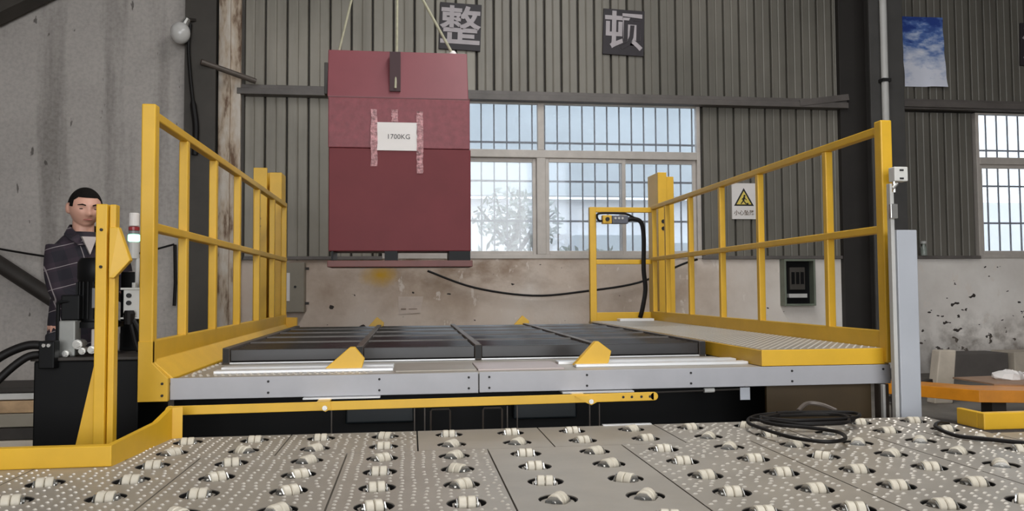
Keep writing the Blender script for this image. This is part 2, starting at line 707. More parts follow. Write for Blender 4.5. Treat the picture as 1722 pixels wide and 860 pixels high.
# peeling pier beside it
struct(MB().box(-2.17, -2.04, 9.33, 9.5, 0, 6.8).box(-2.045, -1.93, 9.37, 9.5, 0, 6.8).build('trim_5', PEEL, None, 0.01))
struct(MB().box(-1.95, -1.90, 9.42, 9.5, SILL, 6.8).build('trim_6', COLUMN, None, 0.003))
# right steel column
struct(MB().box(5.58, 6.02, 9.0, 9.03, 0, 6.8).box(5.77, 5.81, 9.03, 9.42, 0, 6.8).build('trim_7', mat('dull_grey_column', (70, 68, 66), 0.6, 0, 0.15, 3), None, 0.004))
struct(MB().box(5.42, 6.12, 9.42, 9.5, 0, 6.8).build('trim_10', mat('shaded_recess_column', (40, 36, 33), 0.7, 0, 0.15, 3), None, 0.004))  # recess plate, its shade painted in as near-black
# knee plates where the girt meets the right column
struct(MB().bar((4.85, 9.36, 3.42), (5.5, 9.36, 3.51), 0.02, 0.08).build('trim_8', GIRT, None, 0.003))
# rafter at the top left
struct(MB().bar((-9.0, 9.0, 1.486), (0.2, 9.0, 6.742), 0.25, 0.22).build('trim_9', COLUMN, None, 0.004))
# concrete wall on the left, side walls, roof, front wall with the big door opening
struct(MB().box(-9, -2.47, 9.2, 9.8, 0, 6.8).build('wall_left', CONC, None, 0.02))
struct(MB().box(-9.2, -9, -7, 9.8, 0, 6.8).build('wall_side', CONC))
struct(MB().box(13, 13.2, -7, 9.8, 0, 6.8).build('wall_right', CONC))
fw = MB()
fw.box(-9, -4.2, -7.2, -7, 0, 6.8).box(5.2, 13, -7.2, -7, 0, 6.8).box(-4.2, 5.2, -7.2, -7, 5.5, 6.8)
struct(fw.build('wall_front', CONC))
rf = MB()
for x0, x1 in ((-9.2, 1.3), (2.5, 13.2)):
    rf.box(x0, x1, -7.2, 9.8, 6.8, 6.9)
for x0, x1 in ((1.3, 2.5),):
    rf.box(x0, x1, -7.2, -1.4, 6.8, 6.9).box(x0, x1, 6.6, 9.8, 6.8, 6.9)
struct(rf.build('ceiling', COLUMN2))


# ------------------------------------------------------------------ windows
def window(name, x0, x1, mull, meet):
    w = empty(name, (x0, WY, SILL), kind='structure')
    t = 0.045
    MB().box(x0, x0 + t, WY - 0.02, WY + 0.06, SILL, WTOP).box(x1 - t, x1, WY - 0.02, WY + 0.06, SILL, WTOP).box(x0 + t, x1 - t, WY - 0.02, WY + 0.06, SILL, SILL + 0.05).box(x0 + t, x1 - t, WY - 0.02, WY + 0.06, WTOP - 0.02, WTOP).build('window_frame', FRAMEW, w, 0.004)
    MB().box(x0 + t, x1 - t, WY - 0.025, WY + 0.055, 2.70, 2.795).build('transom', FRAMEW, w, 0.006)
    MB().box(mull - 0.055, mull + 0.055, WY - 0.022, WY + 0.058, SILL + 0.05, 2.70).box(mull - 0.04, mull + 0.04, WY - 0.022, WY + 0.058, 2.795, WTOP - 0.02).build('mullion', FRAMEW, w, 0.006)

    def sash(a, b, y):
        s = 0.045
        z0, z1 = SILL + 0.05, 2.70
        MB().box(a, a + s, y, y + 0.03, z0, z1).box(b - s, b, y, y + 0.03, z0, z1).box(a + s, b - s, y, y + 0.03, z0, z0 + 0.045).box(a + s, b - s, y, y + 0.03, z1 - 0.05, z1).build('sash', FRAMEW, w, 0.004)
        MB().box(a + s, b - s, y + 0.012, y + 0.017, z0 + 0.045, z1 - 0.05).build('pane', GLASS, w)
    for (a, b), m in zip(((x0 + t, mull - 0.055), (mull + 0.055, x1 - t)), meet):
        sash(a, m + 0.03, WY + 0.0)
        sash(m - 0.03, b, WY + 0.034)
    for a, b in ((x0 + t, mull - 0.04), (mull + 0.04, x1 - t)):
        MB().box(a, b, WY + 0.015, WY + 0.02, 2.795, WTOP - 0.02).build('pane', GLASS, w)
    # burglar bars outside
    first = None
    x = x0 + 0.09
    while x < x1 - 0.04:
        if first is None:
            first = MB().box(x - 0.008, x + 0.008, WY + 0.11, WY + 0.126, SILL + 0.02, WTOP).build('grille_bar', BAR, w)
        else:
            inst(first, (x, WY + 0.118, (SILL + 0.02 + WTOP) / 2), w)
        x += 0.157
    for z in (1.94, 2.43, 2.905):
        MB().box(x0, x1, WY + 0.10, WY + 0.112, z - 0.012, z + 0.012).build('grille_rail', BAR, w)
    return w


window('window_1', -0.33, 3.585, 1.575, (0.62, 2.60))
window('window_2', 7.33, 11.2, 9.25, (8.3, 10.2))

# outside: yard, opposite building, canopy, tree
struct(MB().box(-30, 40, 9.9, 60, -0.3, -0.05).build('floor_yard', FLOOR))
OUTW = mat('pale_opposite_wall', (240, 242, 246), 0.8, 0, 0.08, 1)
OUTG = mat('grey_blue_sheeting', (196, 206, 212), 0.6, 0, 0.08, 1)
bl = empty('yard_shed', (4, 19, -0.05), 'pale grey-blue shed across the yard, seen through the barred windows', 'building')
MB().box(-8, 22, 19, 24, -0.05, 3.3).build('wall', OUTW, bl)
MB().box(-9, 8.2, 18.7, 19, 3.35, 5.8).build('upper_cladding', OUTG, bl)
MB().box(3.9, 5.6, 18.6, 19, -0.05, 2.4).build('roller_door', OUTG, bl)
MB().box(6.3, 9.4, 18.4, 19, -0.05, 2.2).build('lean_to', OUTG, bl)
tr = empty('yard_tree', (1.9, 14.2, -0.05), 'small leafy tree outside the left half of the middle window', 'tree')
tk = MB()
tk.tube(smooth_path([(1.9, 14.2, -0.05), (1.93, 14.2, 1.0), (1.85, 14.2, 2.0), (2.0, 14.2, 2.6)]), [0.09] * 6 + [0.07] * 6 + [0.05] * 7, 8)
for a in ((1.2, 2.6), (2.6, 2.5), (1.5, 2.9), (2.5, 3.0)):
    tk.tube([(1.88, 14.2, 1.7), ((1.88 + a[0]) / 2, 14.3, 2.2), (a[0], 14.2, a[1])], [0.04, 0.03, 0.015], 6)
tk.build('trunk', DARKST, tr)
lf = MB()
for i in range(520):
    a, b, r = random.uniform(0, 2 * pi), random.uniform(-1, 1), random.random() ** 0.5
    q = sqrt(1 - b * b)
    c = Vector((1.9 + 0.85 * r * q * cos(a), 14.2 + 0.5 * r * q * sin(a), 2.35 + 0.62 * r * b))
    u = Vector((random.gauss(0, 1), random.gauss(0, 1), random.gauss(0, 1))).normalized()
    v = u.orthogonal().normalized()
    L = random.uniform(0.06, 0.12)
    lf.add([c - u * L, c + v * L * 0.4, c + u * L, c - v * L * 0.4], [(0, 1, 2, 3)])
tag(lf.build('foliage', LEAF, tr), kind='stuff')
hg = MB()
for i in range(900):
    c = Vector((random.uniform(-0.5, 3.4), 12.9 + random.uniform(-0.3, 0.3), random.random() ** 0.7 * 1.75))
    u = Vector((random.gauss(0, 1), random.gauss(0, 1), random.gauss(0, 1))).normalized()
    v = u.orthogonal().normalized()
    L = random.uniform(0.08, 0.16)
    hg.add([c - u * L, c + v * L * 0.45, c + u * L, c - v * L * 0.45], [(0, 1, 2, 3)])
tag(hg.build('yard_hedge', LEAF), 'low grey-green hedge outside below the yard tree', 'hedge', kind='stuff')

# ------------------------------------------------------------------ caster deck
DZ = 0.5
PX, PY = 0.26, 0.215
HR = 0.058


def tile(m, cx, cy, hx, hy):
    """deck cell with a round hole"""
    angs = [2 * pi * k / 24 for k in range(24)]
    ca = math.atan2(hy, hx)
    for c in (ca, pi - ca, pi + ca, 2 * pi - ca):
        j = min(range(24), key=lambda k: abs(angs[k] - c))
        angs[j] = c
    outer, inner, low = [], [], []
    for a in angs:
        s = min(hx / max(abs(cos(a)), 1e-9), hy / max(abs(sin(a)), 1e-9))
        outer.append((cx + s * cos(a), cy + s * sin(a), DZ))
        inner.append((cx + HR * cos(a), cy + HR * sin(a), DZ))
        low.append((cx + HR * cos(a), cy + HR * sin(a), DZ - 0.012))
    vs = outer + inner + low
    fs = []
    for k in range(24):
        j = (k + 1) % 24
        fs.append((k, j, 24 + j, 24 + k))
        fs.append((24 + k, 24 + j, 48 + j, 48 + k))
    m.add(vs, fs)


# one caster of each piece, shared
cup_m = MB().lathe((0, 0, 0), [(0.02, -0.05), (HR + 0.004, -0.05), (HR + 0.004, -0.0125), (HR - 0.0005, -0.0025), (HR - 0.003, -0.0025), (HR - 0.003, -0.042), (0.02, -0.042)], 20)
CUP = cup_m.mesh('caster', (0, 0, 0), True)
CUP.materials.append(HOLE)  # black lining paints the shade in the gap around the disc
dc = MB()
sw = 0.030                                              # half width of the slot the rollers show through
ang = [math.asin(sw / 0.049) + (pi - 2 * math.asin(sw / 0.049)) * k / 9 for k in range(10)]
for sgn in (1, -1):
    arc = [(0.049 * cos(a), sgn * 0.049 * sin(a), -0.014) for a in ang]
    dc.prism(arc, (0, 0, 0.006), 0)
for sgn in (1, -1):
    dc.box(min(sgn * 0.034, sgn * 0.040), max(sgn * 0.034, sgn * 0.040), -sw, sw, -0.014, -0.008)
DSC = dc.mesh('swivel_disc')
DSC.materials.append(GALV)
br = MB()
for sgn in (1, -1):
    x0, x1 = sorted((sgn * 0.0275, sgn * 0.0305))
    br.prism([(x0, -0.03, -0.03), (x0, 0.03, -0.03), (x0, 0.026, 0.0), (x0, 0.010, 0.013), (x0, -0.010, 0.013), (x0, -0.026, 0.0)], (x1 - x0, 0, 0), 0)
br.cyl((-0.034, 0, -0.004), (0.034, 0, -0.004), 0.006, 8)
BRK = br.mesh('caster_fork')
BRK.materials.append(CHROME)
rl = MB()
for a, b in ((-0.025, -0.001), (0.001, 0.025)):
    rl.tube([(a, 0, -0.006), (a + 0.003, 0, -0.006), (b - 0.003, 0, -0.006), (b, 0, -0.006)], [0.022, 0.0255, 0.0255, 0.022], 14)
ROL = rl.mesh('caster_roller', (0, 0, 0), True)
ROL.materials.append(NYLON)
try:
    ROL.set_sharp_from_angle(angle=radians(35))
    CUP.set_sharp_from_angle(angle=radians(35))
except Exception:
    pass


def deck_panel(cx, cols, ys, dots, label, dh=0.003, stag=False):
    """cols: caster columns, ys: caster rows"""
    x0, x1 = cols[0] - PX / 2, cols[-1] + PX / 2
    y0, y1 = ys[0] - PY / 2, ys[-1] + PY / 2
    root = empty('caster_deck_panel', ((x0 + x1) / 2, (y0 + y1) / 2, DZ - 0.05), label, 'deck panel', 'caster deck panels')
    m = MB()
    gx = 0.0028
    for i, x in enumerate(cols):
        for y in ys:
            a = x - PX / 2 + (gx if i == 0 else 0)
            b = x + PX / 2 - (gx if i == len(cols) - 1 else 0)
            if x < -1.0 and y > 2.85:                       # solid plate under the kerb
                hx, hy = PX / 2, PY / 2
                m.add([(x - hx, y - hy, DZ), (x + hx, y - hy, DZ), (x + hx, y + hy, DZ), (x - hx, y + hy, DZ)], [(0, 1, 2, 3)])
                continue
            tile(m, x, y, PX / 2, PY / 2)
    sc = ((x1 - x0) - 2 * gx) / (x1 - x0)
    mx, my = (x0 + x1) / 2, (y0 + y1) / 2
    scy = ((y1 - y0) - 0.004) / (y1 - y0)
    m.v = [((v[0] - mx) * sc + mx, (v[1] - my) * scy + my, v[2]) for v in m.v]
    X0, X1, Y0, Y1 = (x0 - mx) * sc + mx, (x1 - mx) * sc + mx, (y0 - my) * scy + my, (y1 - my) * scy + my
    # folded-down edges
    for q in (((X0, Y0), (X1, Y0)), ((X1, Y0), (X1, Y1)), ((X1, Y1), (X0, Y1)), ((X0, Y1), (X0, Y0))):
        (a, b), (c, d) = q
        m.add([(a, b, DZ), (c, d, DZ), (c, d, DZ - 0.06), (a, b, DZ - 0.06)], [(0, 1, 2, 3)])
    o = m.build('deck_plate', GALV, root)
    MB().box(X0 + 0.01, X1 - 0.01, Y0 + 0.01, Y1 - 0.01, DZ - 0.10, DZ - 0.055).build('deck_tray', DARKST, root)
    for x in cols:
        for y in ys:
            if (y < 1.9 and x < 0.3) or (x < -1.0 and y > 2.85):
                continue
            c = bpy.data.objects.new('caster', CUP)
            COL.objects.link(c)
            place(c, (x, y, DZ), root)
            a = random.choice([0, 0, 0.1, 0.25, -0.3, -0.15, 0.6, -0.75, 1.0])
            c.rotation_euler = (0, 0, a)
            for nm, me in (('swivel_disc', DSC), ('caster_fork', BRK), ('caster_roller', ROL)):
                k = bpy.data.objects.new(nm, me)
                COL.objects.link(k)
                k.parent = c
    if dots:
        dm = MB()
        y = Y0 + 0.018
        r = 0
        while y < Y1 - 0.008:
            x = X0 + 0.018 + (dots / 2 if (r % 2 and stag) else 0)
            while x < X1 - 0.008:
                x += random.uniform(-1, 1) * (0.007 if stag else 0.002)
                if y > 1.95 and random.random() > (0.3 if stag else 0.06) and all((x - p) ** 2 + (y - q) ** 2 > (HR + 0.012) ** 2 for p in cols for q in ys):
                    w, l = (0.0085 if stag else 0.0068), 0.0045
                    dm.add([(x - w, y, DZ), (x, y - l, DZ), (x + w, y, DZ), (x, y + l, DZ), (x - w * .5, y, DZ + dh), (x, y - l * .5, DZ + dh), (x + w * .5, y, DZ + dh), (x, y + l * .5, DZ + dh)],
                           [(0, 1, 5, 4), (1, 2, 6, 5), (2, 3, 7, 6), (3, 0, 4, 7), (4, 5, 6, 7)])
                x += dots
            y += dots * (0.62 if stag else 1.0)
            r += 1
        tag(dm.build('tread_studs', STUDM, root), kind='stuff')
    return root


front_rows = [1.845, 2.06, 2.275, 2.49, 2.705, 2.92]
names = ['leftmost deck panel of the front row, under the end of the left kerb', 'second deck panel from the left, front row, under the kerb bend',
         'third deck panel from the left in the front row of studded plates', 'fourth deck panel of the front row, left of the dark centre seam',
         'smooth deck panel of the front row, right of the dark centre seam', 'sixth deck panel of the front row, right of the smooth panel',
         'seventh deck panel of the front row, in front of the coiled black cable', 'eighth deck panel of the front row, in front of the grey post',
         'rightmost deck panel of the front row, under the loose cable end']
for i in range(9):
    c = -1.532 + 0.52 * i
    dd = 0.0368 if i < 4 else (None if i == 4 else 0.046)
    deck_panel(c, [c - 0.13, c + 0.13], front_rows, dd, names[i], 0.0035, i > 4)
rear = [(-1.012 + .13, -.622), (-.362, -.102), (.158, .418), (.678, .938), (1.198, 1.458), (1.718, 1.978), (2.238,)]
rn = ['leftmost short deck panel of the rear row, beside the kerb bend', 'second short deck panel from the left in the rear row', 'third short deck panel from the left in the rear row, behind the dark centre seam',
      'middle short deck panel of the rear row, below the end of the yellow link bar', 'fifth short deck panel of the rear row, left of the coiled black cable', 'sixth short deck panel of the rear row, under the coiled black cable',
      'narrow deck panel of the rear row at the foot of the grey post']
for i, cc in enumerate(rear):
    deck_panel(0, list(cc), [3.135, 3.35], 0.0368 if i < 2 else (None if i < 4 else 0.044), rn[i], 0.003, i > 3)
# legs of the deck under its edges
ds = empty('deck_support', (0.5, 2.3, 0), 'dark steel undercarriage carrying the caster deck from below', 'support')
lg = None
for x in (-1.75, -0.7, 0.3, 1.3, 2.2, 2.8):
    for y in (1.8, 2.85):
        if lg is None:
            lg = MB().box(x - 0.03, x + 0.03, y - 0.03, y + 0.03, 0, DZ - 0.1).build('leg', DARKST, ds)
        else:
            inst(lg, (x, y, (DZ - 0.1) / 2), ds)
# bright cover strip along the rear edge
tag(MB().box(0.84, 1.06, 3.452, 3.475, DZ - 0.03, DZ + 0.004).build('edge_strip', BRIGHT), 'short bright metal strip on the rear edge of the deck', 'strip')

# yellow kerbs
kb = empty('deck_kerb', (-1.1, 2.95, DZ), 'long yellow steel kerb with an angled end at the left deck edge', 'kerb')
MB().box(-2.6, -1.022, 2.925, 2.965, DZ, DZ + 0.072).build('straight_rail', YELLOW, kb, 0.004)
ke = MB()
P = [(-1.022, 2.93, DZ, 0.072), (-1.018, 2.975, DZ, 0.074), (-0.985, 3.30, DZ, 0.088), (-0.968, 3.44, DZ, 0.125), (-0.93, 3.45, DZ, 0.128)]
for i in range(len(P) - 1):
    a, b = P[i], P[i + 1]
    t = 0.022
    ke.add([(a[0], a[1], a[2]), (b[0], b[1], b[2]), (b[0], b[1], b[2] + b[3]), (a[0], a[1], a[2] + a[3]),
            (a[0] - t, a[1] + 0.012, a[2]), (b[0] - t, b[1] + 0.012, b[2]), (b[0] - t, b[1] + 0.012, b[2] + b[3]), (a[0] - t, a[1] + 0.012, a[2] + a[3])],
           [(0, 1, 2, 3), (4, 7, 6, 5), (3, 2, 6, 7), (0, 4, 5, 1), (1, 5, 6, 2), (0, 3, 7, 4)])
ke.build('angled_rail', YELLOW, kb)
kb2 = empty('deck_kerb', (2.8, 3.1, DZ), 'short yellow steel kerb at the right deck edge', 'kerb')
MB().box(2.385, 3.3, 3.09, 3.13, DZ, DZ + 0.07).box(2.385, 2.41, 3.13, 3.26, DZ, DZ + 0.07).build('straight_rail', YELLOW, kb2, 0.004)

# ------------------------------------------------------------------ lifting platform
YP = 3.7
LX, RX = -1.12, 2.35
lp = empty('lift_platform', (0.65, 5.6, 0.62), 'wide lift platform with silver front plate, black roller bed and yellow guard rails', 'lift platform')
MB().box(-1.05, 0.311, YP - 0.008, YP, 0.625, 0.72).build('front_plate', ALU, lp, 0.002)
MB().box(0.316, 2.355, YP - 0.008, YP, 0.627, 0.72).build('front_plate', ALU, lp, 0.002)
MB().box(-1.05, 2.345, YP, 7.5, 0.640, 0.712).build('platform_frame', DARKST, lp)
MB().box(-1.02, 2.345, YP + 0.001, 4.33, 0.712, 0.72).build('deck_sheet', GALV, lp)
bolt = None
for px in (-0.63, -0.14, 0.267, 0.362, 0.823, 1.33, 1.84, 2.315):
    for z in (0.698, 0.648):
        if px > 2.3 and z < 0.68:
            continue
        if bolt is None:
            bolt = MB().cyl((px, YP - 0.012, z), (px, YP - 0.008, z), 0.0055, 8).build('bolt', HOLE, lp)
        else:
            inst(bolt, (px, YP - 0.010, z), lp)
# studded edge on the left and front
sm = MB()
for i in range(26):
    for j in range(2):
        sm.ball((-1.0 + i * 0.032 + j * 0.016, YP + 0.06 + j * 0.05, 0.72), 0.008, 0.012, 0.005, 6, 4)
for i in range(8):
    sm.ball((-0.985, YP + 0.14 + i * 0.085, 0.722), 0.012, 0.014, 0.009, 6, 4)
tag(sm.build('tread_studs', STUDM, lp), kind='stuff')
# bright tracks and cover plates on the front strip
for x0, x1 in ((-0.9, -0.08), (0.74, 1.68)):
    MB().box(x0, x1, 3.98, 4.06, 0.72, 0.737).build('track_rail', BRIGHT, lp, 0.003)
    MB().box(x0 + (0.06 if x0 > 0 else 0), x1, 3.83, 3.90, 0.72, 0.735).build('track_rail', BRIGHT, lp, 0.003)
MB().box(-0.07, 0.31, 3.76, 4.12, 0.72, 0.728).build('cover_plate', GALV, lp, 0.002)
MB().box(0.316, 0.73, 3.76, 4.12, 0.72, 0.728).build('cover_plate', mat('pinkish_grey_plate', (182, 168, 164), 0.4, 0.2, 0.06, 6), lp, 0.002)

# roller bed
rb = empty('roller_bed', (0.35, 5.6, 0.72), parent=lp)
BX = [-0.955, -0.268, 0.366, 1.005, 1.632]
BY0, BY1 = 4.36, 7.0
ZT = 0.80
for x in BX:
    MB().box(x - 0.018, x + 0.018, BY0 - 0.025, BY1, 0.722, ZT + 0.006).build('bed_beam', CHANNEL, rb, 0.003)
    MB().box(x - 0.016, x + 0.016, BY0 - 0.028, BY0 - 0.0252, 0.728, ZT + 0.002).build('beam_end', HOLE, rb)  # black plate paints the shade inside the hollow beam
MB().box(BX[0], BX[-1] + 0.02, BY0 - 0.022, BY0 - 0.008, 0.722, 0.729).build('front_lip', BRIGHT, rb)
for i in range(4):
    a, b = BX[i] + 0.02, BX[i + 1] - 0.02
    MB().box(a, b, BY0 - 0.012, BY0, 0.735, ZT - 0.004).build('front_panel', ROLLER, rb, 0.003)
    src = None
    y = BY0 + 0.055
    k = 0
    while y < BY1 - 0.04:
        if src is None:
            src = MB().tube([(a, y, ZT - 0.052), (a + 0.01, y, ZT - 0.052), (b - 0.01, y, ZT - 0.052), (b, y, ZT - 0.052)], [0.042, 0.048, 0.048, 0.042], 16).build('roller', ROLLER, rb, 0, True)
        else:
            inst(src, ((a + b) / 2, y, ZT - 0.052), rb)
        k += 1
        y += 0.105
    for y in (4.90, 5.44, 5.98, 6.5):
        MB().box(a, b, y - 0.03, y - 0.021, ZT - 0.02, ZT + 0.003).build('cross_strip', GIRT, rb)

# flip-up stops
for pts in ([(-0.40, 0.728), (-0.405, 0.735), (-0.285, 0.838), (-0.262, 0.838), (-0.216, 0.782), (-0.232, 0.728)],
            [(0.795, 0.733), (0.905, 0.848), (0.922, 0.848), (0.985, 0.80), (0.972, 0.745), (0.96, 0.733)]):
    MB().prism([(x, 3.86, z - 0.005) for x, z in pts], (0, 0.045, 0), 0).build('stop_wedge', YELLOW, lp, 0.003)
for x in (-0.29, 1.0):
    MB().prism([(x - 0.12, 7.1, 0.74), (x, 7.1, 0.87), (x + 0.06, 7.1, 0.82), (x + 0.05, 7.1, 0.74)], (0, 0.05, 0), 0).build('stop_wedge', YELLOW, lp, 0.003)

# walkway on the right
wk = empty('walkway', (2.0, 5.5, 0.72), parent=lp)
MB().box(1.69, 2.33, YP - 0.002, YP + 0.012, 0.722, 0.80).build('front_skirt', YELLOW, wk, 0.003)
MB().box(1.69, 1.70, YP + 0.012, 7.4, 0.722, 0.798).build('side_skirt', YELLOW, wk, 0.002)
MB().box(1.70, 2.33, YP + 0.012, 7.4, 0.79, 0.80).build('tread_plate', GALV, wk)
ts = MB()
r = 0
y = YP + 0.05
while y < 6.2:
    x = 1.715 + (0.02 if r % 2 else 0)
    while x < 2.32:
        ts.add([(x - .005, y, .80), (x, y - .011, .80), (x + .005, y, .80), (x, y + .011, .80), (x, y, .804)], [(0, 1, 4), (1, 2, 4), (2, 3, 4), (3, 0, 4)])
        x += 0.04
    y += 0.03
    r += 1
tag(ts.build('tread_studs', STUDM, wk), kind='stuff')
MB().box(1.95, 2.28, 7.3, 7.42, 0.80, 0.822).build('end_plate', BRIGHT, wk, 0.002)


# guard rails
def rail(sx, x, posts, zf):
    """side rail along Y at x; sx = +1 when the inside of the platform is towards +X"""
    gr = empty('guard_rail', (x, 5.6, 0.72), parent=lp)
    MB().box(x - 0.03, x + 0.03, YP - 0.03, YP + 0.03, zf, 1.935).build('post', YELLOW, gr, 0.006)
    src = MB().box(x - 0.022, x + 0.022, 4.22, 4.262, 0.88, 1.872).build('baluster', YELLOW, gr, 0.005)
    for y in posts[1:]:
        inst(src, (x, y, (0.88 + 1.872) / 2), gr)
    MB().box(x - 0.022, x + 0.022, YP + 0.03, 7.53, 1.872, 1.912).build('top_rail', YELLOW, gr, 0.005)
    # mid rail between the uprights
    MB().box(x - 0.024, x + 0.024, YP + 0.03, 7.53, 1.372, 1.410).build('mid_rail', YELLOW, gr, 0.005)
    return gr


gl = rail(1, -1.148, [4.241, 4.855, 5.51, 6.2, 6.87, 7.5], 0.622)
kp = MB()
prof = [(-1.165, 0.885), (-1.127, 0.885), (-1.127, 0.80), (-1.04, 0.722), (-1.04, 0.70), (-1.165, 0.70)]
kp.prism([(x, YP - 0.002, z) for x, z in prof], (0, 3.85, 0), 0)
kp.build('kick_panel', YELLOW, gl, 0.003)
MB().prism([(-1.178, YP - 0.034, 0.885), (-1.118, YP - 0.034, 0.885), (-1.118, YP - 0.034, 0.79), (-1.052, YP - 0.034, 0.722), (-1.052, YP - 0.034, 0.622), (-1.178, YP - 0.034, 0.622)], (0, 0.03, 0), 0).build('corner_plate', YELLOW, gl, 0.002)
for z in (0.70, 0.648):
    MB().cyl((-1.075, YP - 0.038, z), (-1.075, YP - 0.034, z), 0.006, 8).build('bolt', HOLE, gl)
MB().box(-1.13, -1.03, 7.5, 7.56, 0.75, 0.86).build('end_stop', YELLOW, gl, 0.003)

gr = rail(-1, 2.352, [4.47, 5.13, 5.80, 6.48, 7.1, 7.5], 0.73)
MB().box(2.333, 2.371, YP + 0.03, 7.55, 0.72, 0.885).build('kick_panel', YELLOW, gr, 0.003)
# rear return rail (the little gate)
GY = 7.62
MB().box(1.735, 1.80, GY - 0.03, GY + 0.03, 0.74, 1.905).build('gate_post', YELLOW, gr, 0.005)
MB().box(1.80, 2.37, GY - 0.022, GY + 0.022, 1.855, 1.905).build('gate_top_rail', YELLOW, gr, 0.005)
MB().box(1.80, 2.37, GY - 0.022, GY + 0.022, 1.345, 1.39).build('gate_mid_rail', YELLOW, gr, 0.005)
MB().box(1.80, 2.37, GY - 0.015, GY + 0.015, 0.74, 0.875).build('gate_kick_panel', YELLOW, gr, 0.003)


# lift masts behind the rails
def mast(x0, x1, y, top, label):
    m = empty('lift_mast', ((x0 + x1) / 2, y, 0), label, 'lift mast', 'lift masts')
    w = x1 - x0
    MB().box(x0, x0 + w * 0.5, y - 0.09, y - 0.07, 0, top).box(x0, x0 + 0.02, y - 0.07, y + 0.25, 0, top).box(x0 + 0.02, x0 + w * 0.5, y + 0.23, y + 0.25, 0, top).build('outer_channel', YELLOW, m, 0.003)
    MB().box(x0 + w * 0.55, x1, y - 0.04, y + 0.2, 0, top - 0.035).build('inner_column', YELLOW, m, 0.004)
    for z in (1.72, 1.65):
        MB().cyl((x0 - 0.008, y + 0.06, z), (x0, y + 0.06, z), 0.022, 10).build('bolt', CHROME, m)
        MB().cyl((x0 + 0.05, y - 0.098, z + .05), (x0 + 0.05, y - 0.09, z + .05), 0.02, 10).build('bolt', HOLE, m)
    return m


mast(-1.43, -1.185, 7.62, 2.24, 'yellow lift mast behind the left guard rail')
mast(2.44, 2.62, 7.72, 2.26, 'yellow lift mast behind the right guard rail, beside the hanging pendant')

# base and works under the platform
ub = empty('lift_machinery', (0.6, 4.6, 0), 'dark lifting machinery in shadow under the platform', 'machinery')
MB().box(-1.16, 2.33, 4.15, 4.25, 0.0, 0.62).build('front_beam', BLACK, ub)
MB().box(-1.05, -0.95, 4.25, 7.4, 0.0, 0.3).box(2.2, 2.3, 4.25, 7.4, 0, 0.3).build('side_beam', BLACK, ub)
BLUEBLK = mat('blue_black_steel', (18, 27, 32), 0.4, 0.1, 0.1, 4)
for x0, x1 in ((-0.32, 0.02), (0.52, 0.85)):
    MB().box(x0, x1, 4.05, 4.14, 0.44, 0.535).build('cylinder_cover', BLUEBLK, ub, 0.01)
for x in (0.10, 0.36):
    MB().tube([(x, 4.0, 0.3), (x, 4.0, 0.50), (x + 0.006, 4.0, 0.51), (x + 0.09, 4.0, 0.51), (x + 0.096, 4.0, 0.50), (x + 0.096, 4.0, 0.3)], 0.005, 6).build('hoop_handle', CHANNEL, ub)
for x in (-0.38, 0.02, 0.07, 0.48, 0.53, 0.9, 0.95):
    MB().box(x - 0.003, x + 0.003, 3.98, 3.99, 0.3, 0.52).build('thin_rod', CHANNEL, ub)
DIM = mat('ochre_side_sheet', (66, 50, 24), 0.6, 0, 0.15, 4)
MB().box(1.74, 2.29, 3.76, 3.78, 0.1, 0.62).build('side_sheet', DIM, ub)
MB().box(2.292, 2.305, 3.66, 3.68, 0.42, 0.625).build('white_rod', PIPE, ub)
MB().box(2.308, 2.36, 3.72, 3.76, 0.1, 0.62).build('rear_stile', CHANNEL, ub)

# yellow link bar
lb = empty('link_bar', (0, 3.56, 0.59), 'long yellow link bar below the silver front plate', 'link bar')
MB().bar((-1.01, 3.56, 0.597), (1.105, 3.56, 0.610), 0.012, 0.038).cyl((1.105, 3.554, 0.610), (1.105, 3.566, 0.610), 0.019, 16).cyl((-1.01, 3.554, 0.597), (-1.01, 3.566, 0.597), 0.021, 16).build('bar', YELLOW, lb, 0.002)
for x, sl in ((-0.375, 0.0), (0.80, -0.03)):
    MB().prism([(x - 0.035 + sl, 3.548, 0.620), (x + 0.03 + sl, 3.548, 0.620), (x + 0.035, 3.548, 0.59), (x + 0.01, 3.548, 0.578), (x - 0.015, 3.548, 0.59)], (0, 0.006, 0), 0).box(x - 0.03 + sl, x + 0.025 + sl, 3.55, 3.68, 0.6125, 0.6175).build('bracket', YELLOW, lb)
    MB().cyl((x + 0.008, 3.538, 0.595), (x + 0.008, 3.548, 0.595), 0.011, 10).build('bolt', CHROME, lb)
    MB().box(x - 0.10, x + 0.24, 3.655, 3.80, 0.6175, 0.6235).build('clamp_strip', BRIGHT, lb)
MB().cyl((-1.01, 3.540, 0.597), (-1.01, 3.554, 0.597), 0.013, 10).build('bolt', CHROME, lb)
for x in (0.96, 1.0, 1.045, 1.085):
    MB().cyl((x, 3.5525, 0.6095), (x, 3.554, 0.6095), 0.006, 10).build('pin_hole', HOLE, lb)
rd = empty('tie_rod', (1.3, 3.75, 0.61), 'thin steel tie rod with pale coupling under the platform front', 'rod')
MB().cyl((1.12, 3.72, 0.605), (1.62, 3.72, 0.612), 0.005, 8).build('rod', DARKST, rd)
MB().cyl((1.405, 3.72, 0.609), (1.455, 3.72, 0.61), 0.011, 10).build('coupling', PIPE, rd)
MB().box(1.585, 1.635, 3.715, 3.72, 0.56, 0.62).box(1.63, 1.635, 3.72, 3.78, 0.56, 0.62).build('angle_bracket', GREYPOST, rd, 0.001)

